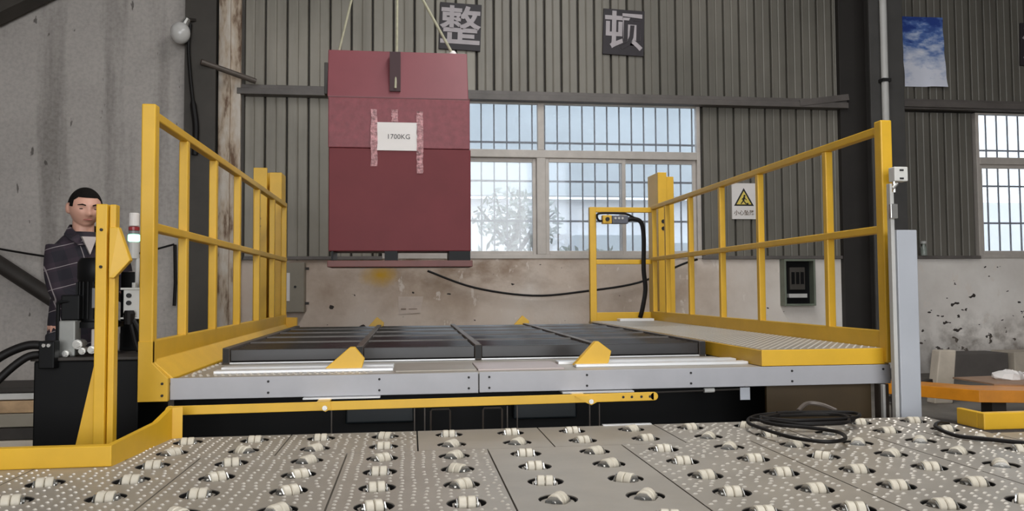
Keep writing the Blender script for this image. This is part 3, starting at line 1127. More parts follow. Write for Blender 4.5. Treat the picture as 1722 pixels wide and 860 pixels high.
# ------------------------------------------------------------------ hanging test weight
tw = empty('test_weight', (-0.08, 6.1, 1.28), 'maroon steel test weight hanging from slings, white paper label taped on', 'test weight')
D = 0.34
MB().box(-0.60, 0.455, 6.0, 6.0 + D, 1.395, 2.165).build('lower_block', CRATE, tw, 0.006)
MB().box(-0.605, 0.45, 6.0, 6.0 + D, 2.168, 2.545).build('middle_block', CRATER, tw, 0.006)
tb = MB()
tb.prism([(-0.612, 6.0, 2.55), (-0.612, 6.0 + D, 2.55), (-0.615, 6.0 + D, 2.93), (-0.615, 6.09, 2.93)], (1.052, 0, 0), 0)
tb.build('top_block', mat('maroon_painted_sheen', (126, 66, 72), 0.42, 0, 0.06, 3), tw, 0.006)  # lighter maroon: reflected light on the top block painted into the colour
MB().box(-0.606, 0.452, 6.003, 6.02, 2.539, 2.556).build('seam_strip', mat('maroon_dark', (92, 36, 40), 0.5), tw)
MB().box(-0.608, 0.466, 5.99, 6.0 + D, 1.277, 1.325).build('base_board', mat('brown_maroon', (104, 56, 50), 0.5, 0, 0.15, 6), tw, 0.004)
for x0, x1 in ((-0.58, -0.565), (-0.19, -0.095), (0.29, 0.45)):
    MB().box(x0, x1, 6.0, 6.0 + D, 1.325, 1.395).build('spacer_block', BLACK, tw)
pp = MB().box(-0.248, 0.075, 5.992, 5.996, 2.15, 2.362).build('paper_label', PAPER, tw)
text_obj('label_text', '1700KG', 0.052, (-0.083, 5.9905, 2.255), INK, pp, 0.0005)
for x, z0, z1 in ((-0.268, 2.03, 2.46), (-0.115, 2.365, 2.46), (0.072, 1.98, 2.14), (0.072, 2.34, 2.45), (0.075, 2.14, 2.34)):
    m = MB()
    n = 10
    w = 0.024
    vs = []
    for i in range(n + 1):
        z = z0 + (z1 - z0) * i / n
        for sx in (-1, 1):
            vs.append((x + sx * w + random.uniform(-.003, .003), 5.9965 - random.uniform(0.0, 0.007) - (0.006 if 2.15 < z < 2.36 else 0), z))
    m.add(vs, [(2 * i, 2 * i + 1, 2 * i + 3, 2 * i + 2) for i in range(n)])
    m.build('tape_strip', TAPE, tw)
MB().box(-0.152, -0.072, 5.994, 6.06, 2.60, 2.9).build('lifting_slot', mat('slot_dark', (54, 24, 28), 0.6), tw)
MB().box(-0.64, -0.612, 6.05, 6.15, 2.58, 2.82).build('lifting_lug', DARKST, tw, 0.004)
for nm, pts, lab in (('lifting_sling', [(-0.075, 6.12, 6.6), (-0.10, 6.05, 2.95), (-0.11, 5.985, 2.62)], 'middle pale lifting sling running into the slot of the maroon weight'),
                     ('lifting_sling', [(-0.35, 6.2, 4.6), (-0.43, 6.2, 3.45), (-0.55, 6.2, 2.93)], 'left faint lifting sling above the maroon weight'),
                     ('lifting_sling', [(-0.06, 6.2, 4.3), (0.10, 6.2, 3.38), (0.33, 6.2, 2.96)], 'right pale lifting rope with a shackle above the maroon weight')):
    e = empty(nm, pts[-1], lab, 'sling', 'slings of the test weight')
    MB().tube(pts, 0.011 if 'right' in lab else 0.009, 8).build('rope', SLING, e, 0, True)
    if 'right' in lab:
        MB().ball((0.335, 6.2, 2.95), 0.03, 0.02, 0.035, 10, 8).build('shackle', PAPER, e, 0, True)

# ------------------------------------------------------------------ control pendant on the gate
pn = empty('control_pendant', (2.0, 7.56, 1.80), 'yellow and grey control pendant tied to the gate with a black cable', 'control pendant')
MB().box(1.845, 1.935, 7.50, 7.57, 1.735, 1.818).build('yellow_head', YELLOW, pn, 0.006)
MB().cyl((1.89, 7.485, 1.778), (1.89, 7.50, 1.778), 0.02, 12).build('stop_button', HOLE, pn)
MB().box(1.938, 2.10, 7.505, 7.57, 1.735, 1.815).build('body', mat('pendant_grey', (92, 94, 104), 0.5), pn, 0.008)
for x in (1.97, 2.005, 2.04):
    MB().cyl((x, 7.495, 1.788), (x, 7.505, 1.788), 0.011, 10).build('push_button', PIPE, pn)
MB().tube(smooth_path([(2.10, 7.535, 1.775), (2.15, 7.53, 1.785), (2.23, 7.52, 1.75), (2.255, 7.52, 1.6), (2.25, 7.52, 1.3), (2.265, 7.52, 1.1), (2.235, 7.52, 0.92), (2.215, 7.54, 0.825)]), 0.022, 8).build('cable', RUBBER, pn, 0, True)
MB().tube(smooth_path([(1.85, 7.53, 1.765), (1.815, 7.53, 1.765), (1.795, 7.53, 1.80), (1.82, 7.53, 1.836), (1.98, 7.52, 1.838), (2.08, 7.52, 1.832), (2.17, 7.52, 1.79), (2.23, 7.52, 1.75)]), 0.011, 8).build('cable_loop', RUBBER, pn, 0, True)

# ------------------------------------------------------------------ left: guide post
gp = empty('guide_post', (-1.18, 3.3, 0), 'tall yellow guide post with flared foot and bent wing plate', 'guide post')
MB().box(-1.217, -1.175, 3.28, 3.34, 0, 1.446).box(-1.172, -1.148, 3.295, 3.34, 0, 1.446).build('post', YELLOW, gp, 0.004)
MB().prism([(-1.217, 3.305, 0.85), (-1.217, 3.305, 0.0), (-1.36, 3.305, 0.0), (-1.36, 3.305, 0.30), (-1.287, 3.305, 0.51)], (0, 0.012, 0), 0).build('gusset', YELLOW, gp)
MB().prism([(-1.165, 3.275, 1.355), (-1.13, 3.275, 1.355), (-1.09, 3.29, 1.226), (-1.146, 3.275, 1.156), (-1.165, 3.275, 1.156)], (0, 0.03, 0), 0).build('wing_plate', YELLOW, gp, 0.003)
for z in (1.20, 1.345):
    MB().cyl((-1.195, 3.274, z), (-1.195, 3.28, z), 0.006, 8).build('bolt', HOLE, gp)

# ------------------------------------------------------------------ hydraulic power unit
hp = empty('hydraulic_unit', (-1.43, 3.95, 0), 'black hydraulic power unit with upright motor, valves and two hoses', 'hydraulic unit')
MB().box(-1.64, -1.20, 3.75, 4.2, 0, 0.80).build('tank', BLACK, hp, 0.008)
MB().box(-1.65, -1.19, 3.74, 4.21, 0.80, 0.815).build('tank_lid', DARKST, hp, 0.003)
mt = empty('motor', (-1.45, 3.93, 0.95), parent=hp)
MB().lathe((-1.45, 3.95, 0.94), [(0.11, 0), (0.11, 0.025), (0.085, 0.03), (0.085, 0.22), (0.088, 0.225), (0.088, 0.30), (0.075, 0.32), (0.03, 0.325)], 20).build('motor_body', BLACK, mt, 0, True)
for k in range(12):
    a = pi + pi * (k + 0.5) / 12
    MB().bar((-1.45 + 0.088 * cos(a), 3.95 + 0.088 * sin(a), 0.98), (-1.45 + 0.088 * cos(a), 3.95 + 0.088 * sin(a), 1.15), 0.006, 0.006).build('cooling_fin', BLACK, mt)
MB().box(-1.44, -1.395, 3.852, 3.862, 1.03, 1.12).build('name_plate', mat('plate_grey', (112, 112, 114), 0.5), mt)
MB().ball((-1.405, 3.858, 1.20), 0.01, 0.008, 0.01, 8, 6).build('lifting_eye', CHROME, mt)
MB().box(-1.565, -1.485, 3.83, 3.93, 0.975, 1.09).build('terminal_box', BLACK, hp, 0.006)
MB().tube(smooth_path([(-1.52, 3.84, 1.06), (-1.57, 3.83, 1.055), (-1.575, 3.83, 1.02), (-1.575, 3.83, 0.88)]), 0.009, 8).build('conduit', BLACK, hp, 0, True)
MB().box(-1.56, -1.49, 3.80, 3.87, 0.815, 0.975).build('valve_block', mat('cast_valve', (142, 142, 138), 0.4, 0.3), hp, 0.006)
MB().box(-1.43, -1.34, 3.82, 3.92, 0.83, 0.935).build('manifold', mat('pale_manifold', (182, 172, 166), 0.45, 0.1), hp, 0.005)
for x, z, r in ((-1.47, 0.87, 0.022), (-1.45, 0.84, 0.016), (-1.41, 0.845, 0.018), (-1.38, 0.83, 0.013), (-1.52, 0.83, 0.016), (-1.35, 0.84, 0.012)):
    MB().cyl((x, 3.775, z), (x, 3.83, z), r, 10).cyl((x, 3.765, z), (x, 3.78, z), r * 0.7, 6).build('fitting', CHROME, hp)
MB().box(-1.60, -1.535, 3.70, 3.76, 0.77, 0.89).build('hose_block', BLACK, hp, 0.005)
MB().cyl((-1.575, 3.69, 0.872), (-1.575, 3.70, 0.872), 0.008, 8).cyl((-1.555, 3.69, 0.872), (-1.555, 3.70, 0.872), 0.008, 8).build('fitting', CHROME, hp)
MB().tube(smooth_path([(-1.59, 3.73, 0.87), (-1.66, 3.72, 0.87), (-1.76, 3.70, 0.82), (-1.85, 3.66, 0.72), (-1.94, 3.6, 0.58), (-2.02, 3.55, 0.30), (-2.05, 3.5, 0.03)]), 0.019, 10).build('hose', RUBBER, hp, 0, True)
MB().tube(smooth_path([(-1.59, 3.73, 0.83), (-1.65, 3.70, 0.82), (-1.74, 3.66, 0.73), (-1.82, 3.6, 0.60), (-1.89, 3.55, 0.35), (-1.92, 3.5, 0.03)]), 0.017, 10).build('hose', RUBBER, hp, 0, True)

# control box and signal light behind the guide post
cs = empty('control_box', (-1.28, 4.0, 0.815), 'pale control box with black button and cable beside the guide post', 'control box')
MB().box(-1.345, -1.265, 3.97, 4.06, 0.98, 1.115).build('enclosure', WHITEBOX, cs, 0.005)
MB().box(-1.355, -1.255, 3.96, 4.07, 1.112, 1.122).box(-1.355, -1.255, 3.96, 4.07, 0.974, 0.982).build('flange', WHITEBOX, cs, 0.002)
MB().cyl((-1.305, 4.0, 1.122), (-1.305, 4.0, 1.146), 0.011, 10).build('top_knob', WHITEBOX, cs)
for z in (1.085, 1.05):
    MB().cyl((-1.318, 3.958, z), (-1.318, 3.97, z), 0.011, 10).build('push_button', HOLE, cs)
MB().lathe((-1.31, 3.95, 1.0), [(0.022, -0.05), (0.026, 0), (0.02, 0.015)], 12).build('cable_gland', RUBBER, cs)
for dx in (0, 0.028):
    MB().tube(smooth_path([(-1.305 + dx * .5, 3.95, 0.97), (-1.29 + dx, 3.94, 0.92), (-1.275 + dx, 3.94, 0.86), (-1.26 + dx, 3.93, 0.826)]), 0.011, 8).build('cable', RUBBER, cs, 0, True)
MB().box(-1.40, -1.275, 4.1, 4.16, 0.818, 1.20).build('back_plate', BLACK, cs)
sl = empty('signal_light', (-1.33, 4.06, 1.12), 'stacked signal light with lit green lens and white cap', 'signal light')
MB().cyl((-1.312, 4.06, 1.12), (-1.312, 4.06, 1.265), 0.010, 10).build('stem', PIPE, sl, 0, True)
SLX = -1.330
MB().cyl((SLX, 4.06, 1.262), (SLX, 4.06, 1.345), 0.024, 16).build('base', PIPE, sl, 0.003)
MB().cyl((SLX, 4.06, 1.347), (SLX, 4.06, 1.380), 0.027, 16).build('green_lens', GREENL, sl, 0.004)
MB().cyl((SLX, 4.06, 1.382), (SLX, 4.06, 1.398), 0.024, 16).build('grey_lens', mat('grey_lens_plastic', (126, 122, 124), 0.4), sl)
MB().cyl((SLX, 4.06, 1.40), (SLX, 4.06, 1.417), 0.025, 16).build('red_lens', RED, sl)
MB().cyl((SLX, 4.06, 1.42), (SLX, 4.06, 1.485), 0.023, 16).build('cap', PAPER, sl, 0.004)


# ------------------------------------------------------------------ the operator
def remesh(o, vox, smooth_it=6):
    m = o.modifiers.new('remesh', 'REMESH')
    m.mode = 'VOXEL'
    m.voxel_size = vox
    m.use_smooth_shade = True
    k = o.modifiers.new('smooth', 'SMOOTH')
    k.iterations = smooth_it
    k.factor = 0.5
    return o


HZ = 1.556


def head_pt(th, ph, off=0.0):
    s, c = sin(th), cos(th)
    rx, ry, rz = 0.080 + off, 0.098 + off, 0.104 + off
    if c < 0:
        s = s ** 0.72
    x, y, z = s * sin(ph) * rx, -s * cos(ph) * ry, c * rz
    if z < 0:
        t = -z / rz
        x *= 1 - 0.26 * t ** 1.4
        y *= 1 - 0.10 * t
        if y > 0:
            y *= 1 - 0.45 * t
    if ph > pi:
        ph -= 2 * pi
    fr = max(0.0, cos(ph)) * min(1.0, s * 1.1)
    if fr > 0:
        def gs(a, b):
            return exp(-(a * a) - (b * b))
        zz = z
        y -= 0.021 * gs(x / 0.013, (zz + 0.030) / 0.014) * fr      # nose tip
        y -= 0.011 * gs(x / 0.010, (zz + 0.006) / 0.022) * fr      # bridge
        y -= 0.006 * gs(x / 0.022, (zz + 0.035) / 0.009) * fr      # nostrils
        y += 0.010 * (gs((x - 0.032) / 0.016, (zz - 0.002) / 0.011) + gs((x + 0.032) / 0.016, (zz - 0.002) / 0.011)) * fr
        y -= 0.004 * gs(x / 0.05, (zz - 0.021) / 0.010) * fr       # brow
        y -= 0.005 * gs(x / 0.026, (zz + 0.053) / 0.006) * fr      # upper lip
        y -= 0.005 * gs(x / 0.022, (zz + 0.064) / 0.006) * fr      # lower lip
        y += 0.004 * gs(x / 0.03, (zz + 0.076) / 0.006) * fr
        y -= 0.008 * gs(x / 0.026, (zz + 0.090) / 0.014) * fr      # chin
        y -= 0.005 * (gs((x - 0.045) / 0.02, (zz + 0.026) / 0.02) + gs((x + 0.045) / 0.02, (zz + 0.026) / 0.02)) * fr
    return (x, y, z)


def head_mesh(m, off=0.0, keep=None, seg=56, ring=44, M=None):
    n = len(m.v)
    for i in range(ring + 1):
        th = pi * i / ring
        for k in range(seg):
            p = Vector(head_pt(th, 2 * pi * k / seg, off))
            m.v.append(tuple(M @ p))
    for i in range(ring):
        for k in range(seg):
            th, ph = pi * (i + .5) / ring, 2 * pi * (k + .5) / seg
            if keep and not keep(th, ph if ph < pi else ph - 2 * pi):
                continue
            a, b = n + i * seg + k, n + i * seg + (k + 1) % seg
            m.f.append((a, a + seg, b + seg, b))


pr = empty('person', (-1.735, 4.52, 0), 'man in a dark plaid shirt standing behind the hydraulic unit, looking down at the controls', 'person')
pr.rotation_euler = (0, 0, radians(36))
HM = Matrix.Translation((0, -0.012, HZ)) @ Matrix.Rotation(radians(-4), 4, 'Z') @ Matrix.Rotation(radians(9), 4, 'X')
bd = MB()
head_mesh(bd, 0, None, M=HM)
for s in (-1, 1):
    c = HM @ Vector((s * 0.081, 0.012, -0.008))
    bd.ball(c, 0.011, 0.020, 0.030, 10, 8)
bd.tube([(0, 0.022, 1.30), (0, 0.020, 1.40), (0, 0.014, 1.52)], [0.066, 0.054, 0.052], 20)
bd.tube([(0, 0.01, z) for z in (0.86, 0.95, 1.08, 1.22, 1.30, 1.345, 1.40)], 1, 24, True, [(.145, .10), (.15, .10), (.135, .095), (.145, .10), (.145, .095), (.115, .075), (.06, .055)])


def hand(m, w, d, up, flip):
    """palm, four unequal bent fingers and a thumb from its side"""
    w, d, up = Vector(w), Vector(d).normalized(), Vector(up).normalized()
    sd = d.cross(up).normalized() * flip
    up = sd.cross(d).normalized() * flip
    for k in (-1, -0.33, 0.33, 1):
        m.tube([w + sd * k * 0.014, w + d * 0.045 + sd * k * 0.026, w + d * 0.085 + sd * k * 0.030], [0.016, 0.014, 0.011], 8)
    for k, L in ((-1, 0.062), (-0.33, 0.078), (0.33, 0.083), (1, 0.072)):
        b = w + d * 0.083 + sd * k * 0.030
        m.tube([b, b + d * L * 0.45 - up * 0.006, b + d * L * 0.75 - up * 0.024, b + d * L * 0.85 - up * 0.046], [0.0095, 0.009, 0.008, 0.007], 8)
    b = w + d * 0.02 + sd * 0.02
    m.tube([b, b + sd * 0.032 + d * 0.022 - up * 0.006, b + sd * 0.042 + d * 0.055 - up * 0.014], [0.013, 0.011, 0.008], 8)


AR = [(-0.125, 0.0, 1.35), (-0.138, -0.005, 1.22), (-0.118, -0.025, 1.10), (-0.075, -0.12, 1.05), (-0.035, -0.20, 1.02)]
AL = [(0.150, 0.02, 1.345), (0.185, -0.02, 1.23), (0.19, -0.05, 1.10), (0.16, -0.17, 1.09), (0.13, -0.28, 1.10)]
for A in (AR, AL):
    bd.tube(smooth_path(A, 4), [0.046 - 0.0013 * i for i in range(17)], 14)
hand(bd, AR[-1], (0.4, -0.9, -0.15), (0, 0, 1), 1)
hand(bd, AL[-1], (0.0, -1, 0.0), (0, 0, 1), -1)
for s in (-1, 1):
    bd.tube([(s * 0.08, 0.01, 0.93), (s * 0.085, 0, 0.50), (s * 0.09, 0.01, 0.44), (s * 0.095, 0.02, 0.09)], [0.085, 0.058, 0.055, 0.04], 16)
    bd.tube([(s * 0.095, 0.03, 0.05), (s * 0.10, -0.06, 0.045), (s * 0.105, -0.16, 0.03)], [0.04, 0.04, 0.026], 12)
remesh(bd.build('body', SKIN, pr, 0, True, True), 0.0042, 2)
# clothing
sh = MB()
sh.tube([(0, 0.012, z) for z in (0.80, 0.86, 0.95, 1.08, 1.22, 1.30, 1.36, 1.40, 1.425)], 1, 28, True, [(.165, .122), (.165, .12), (.163, .118), (.152, .112), (.16, .118), (.158, .114), (.135, .10), (.10, .085), (.072, .07)])
for A in (AR, AL):
    sh.tube(smooth_path(A, 4), [0.058 - 0.0012 * i for i in range(17)], 16)
so = remesh(sh.build('shirt', PLAID, pr, 0, True, True), 0.008, 6)
cl = MB()
for s in (-1, 1):
    q = [(s * 0.004, -0.085, 1.345), (s * 0.044, -0.058, 1.405), (s * 0.068, 0.005, 1.455), (s * 0.048, 0.066, 1.465), (0, 0.082, 1.465)]
    q2 = [(s * 0.05, -0.104, 1.345), (s * 0.088, -0.072, 1.375), (s * 0.094, 0.0, 1.405), (s * 0.068, 0.088, 1.415), (0, 0.108, 1.415)]
    vs = [Vector(p) for p in q] + [Vector(p) for p in q2]
    cl.add(vs, [(i, i + 1, i + 6, i + 5) for i in range(4)])
co = cl.build('collar', PLAID, pr, 0, False, True)
sd = co.modifiers.new('thick', 'SOLIDIFY')
sd.thickness = 0.006
MB().prism([(-0.036, -0.098, 1.395), (0.036, -0.098, 1.395), (0.0, -0.118, 1.30)], (0, 0.03, 0), 0).build('undershirt', INNER, pr, 0, False, True)
tro = MB()
tro.tube([(0, 0.01, z) for z in (0.96, 0.88, 0.80)], 1, 20, True, [(.155, .11), (.162, .116), (.158, .115)])
for s in (-1, 1):
    tro.tube([(s * 0.08, 0.01, 0.88), (s * 0.085, 0, 0.50), (s * 0.09, 0.01, 0.44), (s * 0.095, 0.02, 0.08)], [0.095, 0.074, 0.070, 0.064], 16)
remesh(tro.build('trousers', TROUSER, pr, 0, True, True), 0.012, 4)
for s in (-1, 1):
    MB().tube([(s * 0.095, 0.075, 0.045), (s * 0.095, 0.03, 0.055), (s * 0.10, -0.06, 0.05), (s * 0.105, -0.15, 0.04), (s * 0.105, -0.195, 0.03)], [0.03, 0.05, 0.05, 0.042, 0.022], 14).build('shoe', BLACK, pr, 0, True, True)


def hair_keep(th, ph):
    # short crop: hairline across the upper forehead, sideburn before the ear, down the nape at the back
    a = abs(ph)
    if a < 0.7:
        lim = 0.98
    elif a < 1.05:
        lim = 0.98 + (a - 0.7) / 0.35 * 0.22
    elif a < 1.3:
        lim = 1.50
    elif a < 1.75:
        lim = 1.36
    else:
        lim = 1.95
    return th < lim


hr = MB()
head_mesh(hr, 0.004, hair_keep, 72, 60, HM)
used = sorted({i for f in hr.f for i in f})
mp = {u: i for i, u in enumerate(used)}
hr.v = [hr.v[u] for u in used]
hr.f = [tuple(mp[i] for i in f) for f in hr.f]
ho = hr.build('hair', HAIR, pr, 0, True, True)
sd = ho.modifiers.new('thick', 'SOLIDIFY')
sd.thickness = 0.012
for s in (-1, 1):
    e = HM @ Vector((s * 0.032, -0.0815, -0.002))
    MB().ball(e, 0.013, 0.006, 0.0032, 12, 6).build('eye', EYE, pr, 0, True, True)
    bpts = [HM @ Vector(p) for p in ((s * 0.016, -0.0975, 0.017), (s * 0.032, -0.0945, 0.022), (s * 0.052, -0.080, 0.017))]
    MB().tube(bpts, [0.003, 0.0035, 0.002], 6).build('eyebrow', HAIR, pr, 0, True, True)
lpts = [HM @ Vector(p) for p in ((-0.022, -0.086, -0.0585), (-0.008, -0.0955, -0.0575), (0.008, -0.0955, -0.0575), (0.022, -0.086, -0.0585))]
MB().tube(lpts, [0.002, 0.004, 0.004, 0.002], 8).build('lips', LIP, pr, 0, True, True)

# ------------------------------------------------------------------ right: grey post, rail, terminal box
tag(MB().box(2.312, 2.416, 3.545, 3.62, 0, 1.376).build('grey_post', GREYPOST, None, 0.004), 'pale grey square post at the right end of the platform', 'post')
wr = empty('slide_rail', (2.30, 3.56, 0), 'narrow white slide rail between platform and grey post', 'rail')
MB().box(2.286, 2.298, 3.55, 3.58, 0.46, 1.60).box(2.302, 2.312, 3.56, 3.58, 0.46, 1.56).build('rail', PIPE, wr, 0.002)
MB().box(2.275, 2.312, 3.53, 3.55, 1.43, 1.50).build('clamp', CHROME, wr, 0.003)
MB().cyl((2.30, 3.55, 1.575), (2.325, 3.55, 1.60), 0.008, 8).build('hook', CHROME, wr)
jb = empty('junction_box', (2.345, 3.58, 1.61), 'small white junction box with two dark slots above the slide rail', 'junction box')
MB().box(2.312, 2.382, 3.55, 3.60, 1.612, 1.682).build('case', WHITEBOX, jb, 0.004)
for z in (1.665, 1.625):
    MB().box(2.338, 2.358, 3.547, 3.551, z - 0.004, z + 0.004).build('slot', HOLE, jb)
MB().cyl((2.32, 3.57, 1.56), (2.32, 3.57, 1.612), 0.008, 8).build('stem', CHROME, jb)

# ------------------------------------------------------------------ cables on the deck
cc = empty('coiled_cable', (1.75, 3.3, DZ), 'loosely coiled black cable lying on the caster deck', 'cable')
rng = random.Random(3)
loop = []
for i in range(120):
    a = 2 * pi * i / 30 + 2.6
    tn = i / 30
    rx = (0.20, 0.23, 0.17, 0.21, 0.2)[int(tn)] + 0.02 * sin(3 * a)
    ry = (0.13, 0.11, 0.15, 0.10, 0.1)[int(tn)] + 0.015 * cos(2 * a)
    ox = 0.03 * cos(tn * 1.7)
    oy = 0.03 * sin(tn * 1.9)
    loop.append((1.70 + ox + rx * cos(a), 3.26 + oy + ry * sin(a), DZ + 0.034 + 0.004 * tn))
MB().tube(smooth_path(loop[::2], 2), 0.0075, 8).build('cable', RUBBER, cc, 0, True)
MB().tube(smooth_path([(1.66, 3.38, DZ + .05), (1.50, 3.36, DZ + .04), (1.415, 3.24, DZ + .034), (1.41, 3.08, DZ + .034), (1.44, 2.90, DZ + .032), (1.52, 2.80, DZ + .032), (1.62, 2.84, DZ + .032), (1.67, 2.98, DZ + .032), (1.60, 3.08, DZ + .034), (1.50, 3.16, DZ + .036), (1.48, 3.26, DZ + .04), (1.60, 3.34, DZ + .048)]), 0.0075, 8).build('cable', RUBBER, cc, 0, True)
MB().tube(smooth_path([(1.72, 3.40, DZ + .05), (1.79, 3.45, DZ + .075), (1.85, 3.43, DZ + .07), (1.89, 3.38, DZ + .05)]), 0.010, 8).build('plug', CHANNEL, cc, 0, True)
lc = MB().tube(smooth_path([(2.30, 3.20, DZ + .012), (2.20, 3.12, DZ + .03), (2.12, 3.02, DZ + .03), (2.14, 2.93, DZ + .013), (2.20, 2.85, DZ + .013), (2.30, 2.74, DZ + .013), (2.55, 2.50, DZ + .013)]), 0.0085, 8).build('loose_cable', RUBBER, None, 0, True)
tag(lc, 'loose black cable end lying on the deck near the yellow block', 'cable')

# ------------------------------------------------------------------ right background: orange frame and clutter
of = empty('orange_frame', (4.6, 5.8, 0), 'low orange steel frame on the floor beyond the grey post', 'steel frame')
MB().prism([(3.88, 6.22, 0.222), (4.29, 5.60, 0.222), (5.6, 5.25, 0.222), (5.7, 5.6, 0.222), (4.45, 5.9, 0.222), (4.12, 6.36, 0.222)], (0, 0, 0.092), 0).build('top_frame', AMBER, of, 0.004)
for x, y in ((4.05, 6.2), (4.5, 5.72), (5.5, 5.42)):
    MB().box(x - 0.06, x + 0.06, y - 0.06, y + 0.06, 0, 0.222).build('leg', DARKST, of)
tag(MB().prism([(4.62, 6.35, 0.3145), (4.62, 5.86, 0.3145), (5.7, 5.5, 0.3145), (6.1, 6.5, 0.3145)], (0, 0, 0.012), 0).build('brown_board', mat('brown_sheet', (150, 118, 92), 0.6, 0, 0.15, 5)), 'brown flat board lying on the orange frame', 'board')
tag(MB().prism([(4.90, 7.0, 0.0), (5.09, 7.0, 0.0), (5.155, 7.02, 0.50), (4.985, 7.02, 0.50)], (0, 0.12, 0), 0).build('concrete_stub', CARDB, None, 0.01), 'pale leaning concrete stub behind the orange frame', 'stub')
tag(MB().box(6.55, 7.26, 8.95, 9.35, 0.0, 0.29).build('dark_crate', mat('dark_grey_crate', (92, 86, 82), 0.7, 0, 0.15, 4), None, 0.01), 'dark grey crate standing at the foot of the plaster wall', 'crate')
tag(MB().box(7.30, 8.3, 8.9, 9.3, 0.0, 0.30).build('pale_crate', CARDB, None, 0.01), 'pale crate at the wall foot, right of the dark grey crate', 'crate')
pb = MB()
for (x, y, z, rx, ry, rz) in ((4.98, 6.15, 0.33, .13, .10, .07), (5.15, 6.2, 0.33, .10, .08, .045)):
    n = len(pb.v)
    pb.ball((x, y, z), rx, ry, rz, 10, 6)
    for i in range(n, len(pb.v)):
        v = pb.v[i]
        pb.v[i] = (v[0] + rng.uniform(-.02, .02), v[1] + rng.uniform(-.02, .02), max(v[2] + rng.uniform(-.012, .012), 0.327))
tag(pb.build('plastic_sheet', PAPER), 'crumpled white plastic sheet on the brown board', 'plastic sheet')
sc = empty('scrap_pile', (4.55, 6.9, 0), 'small dark scrap pieces heaped on the floor left of the pale stub', 'scrap')
for i in range(9):
    x, y, z = 4.42 + rng.uniform(0, .26), 6.8 + rng.uniform(0, .3), 0.04 + 0.042 * i
    MB().bar((x, y, z), (x + rng.uniform(-.14, .14), y + .05, z + rng.uniform(0, .05)), 0.05, 0.05).build('scrap_piece', [DARKST, CHANNEL, DARKST, PIPE][i % 4], sc)

# left background: boards on the floor
for i, (z0, z1, m, lab) in enumerate(((0.0, 0.12, CARDB, 'bottom board of the stack left of the black tank'), (0.125, 0.20, DARKST, 'dark board second from the bottom in the left stack'), (0.205, 0.292, BOXGREY, 'grey board in the middle of the left stack'), (0.296, 0.375, TIMBER, 'tan timber board in the upper half of the left stack'), (0.382, 0.422, PIPE, 'pale thin board near the top of the left stack'), (0.428, 0.46, DARKST, 'dark top board of the left stack'))):
    tag(MB().box(-4.6, -2.05, 5.7 + 0.02 * i, 6.3, z0, z1).build('board', m, None, 0.004), lab, 'board', 'boards stacked on the left')

# ------------------------------------------------------------------ things on the walls
pipe = empty('wall_pipe', (5.72, 8.95, 0), 'tall white plastic pipe strapped to the dark right column', 'pipe')
MB().cyl((5.735, 8.95, 0.1), (5.735, 8.95, 6.5), 0.042, 14).build('pipe', PIPE, pipe, 0, True)
for z in (1.25, 2.05, 3.62):
    MB().box(5.68, 5.79, 8.90, 9.0, z - 0.02, z + 0.02).build('pipe_clip', HOLE, pipe)


def board(cx, cz, w, h, ch, size, label, rot=0.0):
    b = empty('sign_board', (cx, WY - 0.03, cz), label, 'sign', 'wall slogan boards')
    MB().box(cx - w / 2, cx + w / 2, WY - 0.03, WY - 0.004, cz - h / 2, cz + h / 2).build('panel', SIGNB, b, 0.003)
    text_obj('character', ch, size, (cx, WY - 0.034, cz + 0.02), SIGNW, b, 0.003, 0.010)
    b.rotation_euler = (0, rot, 0)
    return b


board(0.60, 4.275, 0.50, 0.57, '整', 0.50, 'dark sign board with one pale character, behind the right sling', radians(2))
board(2.62, 4.275, 0.52, 0.57, '顿', 0.50, 'dark sign board with one pale character, above the barred window', radians(2))
board(8.27, 4.30, 0.52, 0.57, '清', 0.50, 'dark sign board cut by the right edge of the view', radians(2))

po = MB()
nx, nz = 10, 14
x0, x1, z0, z1 = 6.32, 6.90, 3.70, 4.62
vs = []
for j in range(nz + 1):
    for i in range(nx + 1):
        u, v = i / nx, j / nz
        vs.append((x0 + (x1 - x0) * u + 0.03 * (1 - v), WY - 0.02 - 0.012 * sin(v * 9 + u * 2) ** 2 - (0.03 * (1 - v) ** 4 if u > .5 else 0), z0 + (z1 - z0) * v))
po.add(vs, [(j * (nx + 1) + i, j * (nx + 1) + i + 1, (j + 1) * (nx + 1) + i + 1, (j + 1) * (nx + 1) + i) for j in range(nz) for i in range(nx)])
p = po.build('poster', POSTER, None, 0, True)
tag(p, 'blue and white snowy mountain poster on the right sheet wall', 'poster')

# warning sign hung on the right guard rail side of the wall
ws = empty('warning_sign', (4.15, 9.40, 2.2), 'white warning sign with black-edged yellow triangle, behind the right guard rail', 'sign')
wx, wz = 4.135, 2.19
MB().box(wx - 0.155, wx + 0.155, WY - 0.03, WY - 0.004, wz - 0.225, wz + 0.225).build('plate', PAPER, ws, 0.002)
yk = WY - 0.031


def tri(c, r, y):
    return [(c[0] + r * sin(a), y, c[1] + r * cos(a)) for a in (0, 2 * pi / 3, 4 * pi / 3)]


